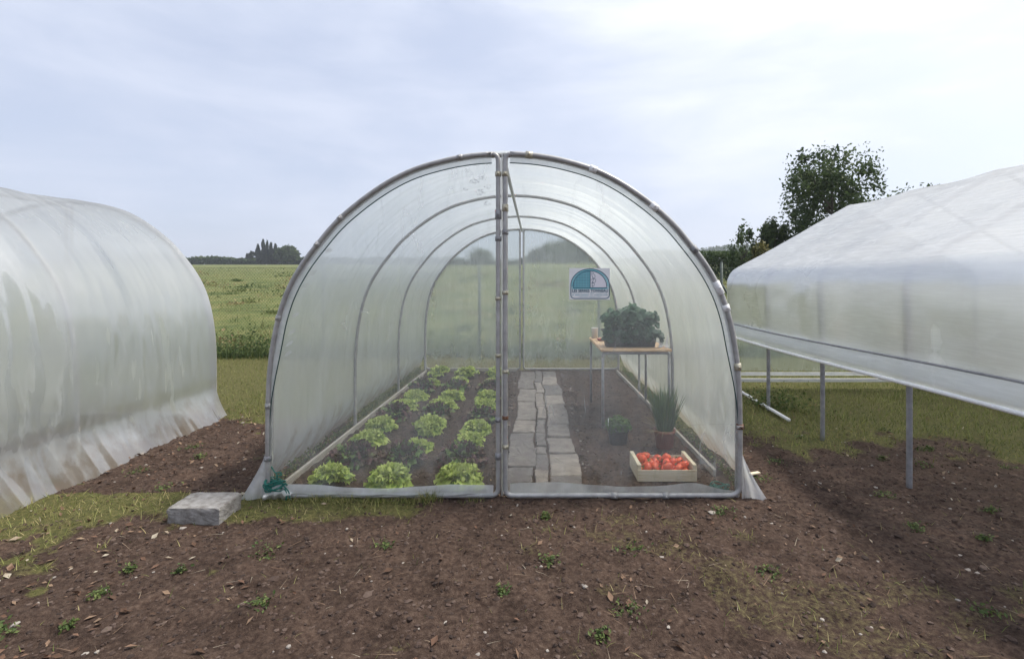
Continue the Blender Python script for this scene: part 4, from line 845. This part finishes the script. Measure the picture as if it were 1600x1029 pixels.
ls = np.clip(d/14, 1, 4); pat = fbm(x*.5/ls**.5, y*.28/ls**.5, 451, 5); brown = fbm(x*.33/ls+9, y*.16/ls, 452, 4); tuft = fbm(x*1.6/ls**.5, y*1.2/ls**.5, 453, 3); keep = rng.random(n) < .12+1.9*np.clip(tuft-.32, 0, 1)
x, y, d, a, l, sc, pat, brown, tuft = (q[keep] for q in (x, y, d, a, l, sc, pat, brown, tuft)); n = len(x)
dry = np.clip((brown-.49)*4, 0, 1)*np.clip(1.6-d/35, .12, 1)*(rng.random(n) < .8)
blades(mb, np.column_stack([x, y, gz(x, y)-.01]), np.column_stack([l*np.cos(a), l*np.sin(a), np.ones(n)]), rng.uniform(.06, .26, n)*(.25+1.6*tuft), .009*sc*rng.uniform(.5, 1.6, n), rng.uniform(0, .5, n), np.clip(2.2*(pat-.5)+.40+rng.uniform(-.25, .25, n)*(1-.5*dry)+.55*dry, 0, 1), 2)
K = 260; kd = 9.3+60*rng.random(K)**2; kx = CX+rng.uniform(-1.1, 1.0, K)*kd; ky = kd+CY; kr = rng.uniform(.10, .38, K)*(kd/12)**.5; kt = rng.choice([.12, .25, .45, .75, .86], K, p=[.2, .25, .2, .2, .15])
for i in range(K):
    q = rng.standard_normal((70, 3))*[kr[i], kr[i], kr[i]*.45]; q[:, 2] = np.abs(q[:, 2]); px_ = kx[i]+q[:, 0]; py_ = ky[i]+q[:, 1]
    leafcloud(mb, np.column_stack([px_, py_, gz(px_, py_)+q[:, 2]]), .035*(kd[i]/9)**.6, np.clip(kt[i]+rng.uniform(-.1, .15, 70), 0, 1), .8)
tag(mb.build('meadow_grass', M['meadow'], smooth=False), 'rough yellowish meadow grass in the field beyond the fence', 'grass', kind='stuff')
# dark weeds along the fence foot
mb = MB(); n = 9000; x = rng.uniform(-10, 8, n); y = FY+.4+.5*(fbm(x*.9, x*0, 463, 3)-.5)+rng.normal(0, .3, n); hh = .06+.5*fbm(x*1.4, y*.5, 461, 3)**1.6; q = rng.random(n)
leafcloud(mb, np.column_stack([x, y, gz(x, y)+hh*q]), .028, np.clip(.15+.8*q*fbm(x*2, q*3, 462, 2)+rng.uniform(-.1, .25, n), 0, 1))
n = 5000; x = rng.uniform(-10, 8, n); y = FY+.2+rng.normal(0, .15, n); a = rng.uniform(0, 6.28, n); l = rng.uniform(.05, .5, n)
blades(mb, np.column_stack([x, y, gz(x, y)]), np.column_stack([l*np.cos(a), l*np.sin(a), np.ones(n)]), rng.uniform(.12, .5, n), rng.uniform(.006, .012, n), rng.uniform(0, .4, n), rng.uniform(0, .8, n), 2)
tag(mb.build('weeds', M['weed'], smooth=False), 'dark weeds crowding the foot of the wire fence', 'weeds', kind='stuff')
# weeds inside against the film walls and at the neighbour's post
mb = MB()
for s, n in ((-1, 2600), (1, 2600)):
    y = rng.uniform(.1, 4.4, n); x = s*(1.53+np.abs(rng.normal(0, .035, n))); hh = .02+.10*fbm(y*2.5, x*0, 471, 3)**1.5; leafcloud(mb, np.column_stack([x, y, hh*rng.random(n)]), .009, rng.uniform(.1, 1, n))
x = at(1215, 620, 2.2).x+rng.normal(0, .16, 900); y = 2.25+rng.normal(0, .14, 900); leafcloud(mb, np.column_stack([x, y, gz(x, y)+np.abs(rng.normal(0, .09, 900))]), .016, rng.uniform(.3, 1, 900))
kx = rng.uniform(-4.2, 4.2, 70); ky = rng.uniform(-1.7, 1.6, 70); k_ = (np.abs(kx) > 1.7) | (ky < -.2)
for x0_, y0_ in zip(kx[k_], ky[k_]):
    n = 60; q = rng.normal(0, rng.uniform(.012, .04), (n, 2)); x = x0_+q[:, 0]; y = y0_+q[:, 1]; leafcloud(mb, np.column_stack([x, y, gz(x, y)+.003+np.abs(rng.normal(0, .012, n))]), .009, rng.uniform(.2, .8, n), 1.5)
tag(mb.build('undergrowth', M['weed'], smooth=False), 'low weeds growing along the film walls and greenhouse posts', 'weeds', kind='stuff')
# crumbs of soil and small stones
mb = MB(); x, y = scatter(9000, -1.45, 1.45, .03, 4.45, lambda x, y: ((x < -.06) | (x > .56)).astype(float)*.9); blobs(mb, np.column_stack([x, y, gz(x, y)]), rng.uniform(.003, .013, len(x)), .7, np.clip(rng.uniform(-.1, .8, len(x)), 0, 1))
n = 300; x = np.concatenate([.56+np.abs(rng.normal(0, .085, n//2)), -.05-np.abs(rng.normal(0, .05, n//2))]); y = rng.uniform(.05, 4.4, n); blobs(mb, np.column_stack([x, y, gz(x, y)+.004]), rng.uniform(.004, .018, n)*(1+1.2*(rng.random(n) < .18)), .7, rng.uniform(.4, .97, n))
x, y = scatter(26000, -4.6, 4.6, -1.75, 2.4, lambda x, y: (1-grassiness(x, y))*outside(x, y)); N = len(x); blobs(mb, np.column_stack([x, y, gz(x, y)]), rng.uniform(.003, .012, N)*(1+.9*(rng.random(N) < .05)), .7, np.clip(np.where(rng.random(N) < .025, 1, rng.uniform(-.1, .85, N)), 0, 1))
tag(mb.build('soil_crumbs', M['clod'], smooth=False), 'loose brown soil crumbs and small stones over the bare earth', 'soil', kind='stuff')
mb = MB(); x, y = scatter(5200, -4.2, 4.2, -1.7, 2.2, lambda x, y: outside(x, y)*np.where(x < -1.5, 1, .28)); N = len(x); leafcloud(mb, np.column_stack([x, y, gz(x, y)+.008]), rng.uniform(.006, .02, N), rng.uniform(0, 1, N)**1.3, 2.5)
x, y = scatter(1500, -4.5, 4.5, -1.75, 2.2, outside); N = len(x); a = rng.uniform(0, 6.28, N)
blades(mb, np.column_stack([x, y, gz(x, y)+.006]), np.column_stack([np.cos(a), np.sin(a), rng.uniform(-.05, .25, N)]), rng.uniform(.02, .10, N), rng.uniform(.0015, .003, N), rng.uniform(0, .2, N), rng.uniform(.6, 1, N), 2)
tag(mb.build('leaf_litter', M['litter'], smooth=False), 'dead leaves and straw scattered over the bare earth', 'leaf litter', kind='stuff')
mb = MB(); mb.add(*boxat((0, 0, 0), (.085, .028, .012), .003, .35)); o = mb.build('wood_scrap', M['cratewood'], smooth=False); c = at(1190, 744, .2); o.location = (c.x, .31, .018); tag(o, 'pale splinter of wood lying on the soil right of the tunnel', 'wood scrap')

# ------------------------------------------------------------------ light and sky
EL, AZ = R(61), R(80)
sd = Vector((math.cos(EL)*math.sin(AZ), math.cos(EL)*math.cos(AZ), math.sin(EL)))
sun = bpy.data.lights.new('sun', 'SUN'); sun.energy = 2.5; sun.angle = R(9); sun.color = (1, .95, .87)
so = bpy.data.objects.new('sun', sun); COL.objects.link(so); so.rotation_euler = (-sd).to_track_quat('-Z', 'Y').to_euler(); so.location = (8, 8, 12)
w = bpy.data.worlds.new('World'); S.world = w; w.use_nodes = True; nt = w.node_tree; nt.nodes.clear()
out = nt.nodes.new('ShaderNodeOutputWorld'); bg = nt.nodes.new('ShaderNodeBackground'); bg.inputs['Strength'].default_value = .1
sky = nt.nodes.new('ShaderNodeTexSky'); sky.sky_type = 'NISHITA'; sky.sun_disc = False; sky.sun_elevation = EL; sky.sun_rotation = AZ; sky.air_density = 1.0; sky.dust_density = 2.0
tc = nt.nodes.new('ShaderNodeTexCoord')
mp = nd(nt, 'Mapping'); mp.inputs['Scale'].default_value = (1.3, 1.3, 5.0); nt.links.new(tc.outputs['Generated'], mp.inputs['Vector'])
cn = nd(nt, 'TexNoise', Scale=1.7, Detail=8, Roughness=.55, Distortion=.3); nt.links.new(mp.outputs[0], cn.inputs['Vector'])
cr_ = ramp(nt, [(.30, (0, 0, 0)), (.62, (1, 1, 1))], cn.outputs['Fac'])
# thin cloud layer: cover and its brightness towards the sun
dp = nd(nt, 'VectorMath', operation='DOT_PRODUCT'); dp.inputs[1].default_value = Vector((sd.x, sd.y, sd.z*.6)).normalized(); nt.links.new(tc.outputs['Generated'], dp.inputs[0])
cl = ramp(nt, [(.0, (3.5, 3.85, 4.8)), (.35, (3.7, 4.05, 5.0)), (.70, (5.5, 5.7, 6.2)), (1, (6.6, 6.7, 6.9))], dp.outputs['Value'])
hi = nd(nt, 'Mix', data_type='RGBA'); cs = ramp(nt, [(.40, (0, 0, 0)), (.75, (1, 1, 1))], cn.outputs['Fac']); nt.links.new(cs.outputs[0], hi.inputs[0]); nt.links.new(cl.outputs[0], hi.inputs[6])
br = nd(nt, 'Mix', data_type='RGBA', blend_type='MULTIPLY'); br.inputs[0].default_value = 1; br.inputs[7].default_value = (1.22, 1.2, 1.14, 1); nt.links.new(cl.outputs[0], br.inputs[6]); nt.links.new(br.outputs[2], hi.inputs[7])
mk = nd(nt, 'MapRange'); mk.inputs['To Min'].default_value = .72; mk.inputs['To Max'].default_value = .97; nt.links.new(cr_.outputs[0], mk.inputs['Value'])
mx = nd(nt, 'Mix', data_type='RGBA'); nt.links.new(mk.outputs[0], mx.inputs[0]); nt.links.new(sky.outputs[0], mx.inputs[6]); nt.links.new(hi.outputs[2], mx.inputs[7])
nt.links.new(mx.outputs[2], bg.inputs['Color']); nt.links.new(bg.outputs[0], out.inputs[0])

# ------------------------------------------------------------------ air
m, nt, out = newmat('pale haze'); pv = nd(nt, 'VolumePrincipled', Density=.0005, Anisotropy=.2); pv.inputs['Color'].default_value = (.86, .91, 1, 1); nt.links.new(pv.outputs[0], out.inputs['Volume'])
hz = MB(); hz.add(*boxat((0, 550, 35), (2400, 1800, 96), 0)); hz = hz.build('haze', m, smooth=False); tag(hz, kind='stuff')
# ------------------------------------------------------------------ camera
cam = bpy.data.cameras.new('camera'); cam.sensor_width = 36; cam.lens = 36*F/1600; cam.shift_x = -35/1600; cam.shift_y = -74.5/1600; cam.clip_end = 3000; cam.clip_start = .05
co = bpy.data.objects.new('camera', cam); COL.objects.link(co); co.location = (CX, CY, CZ); co.rotation_euler = (R(90), 0, 0); S.camera = co
S.view_settings.view_transform = 'Standard'; S.view_settings.look = 'None'; S.view_settings.exposure = .92; S.view_settings.gamma = 1
S.render.engine = 'CYCLES'; S.cycles.use_denoising = True; S.cycles.max_bounces = 10; S.cycles.transparent_max_bounces = 40; S.cycles.diffuse_bounces = 4
S.cycles.sample_clamp_indirect = 6
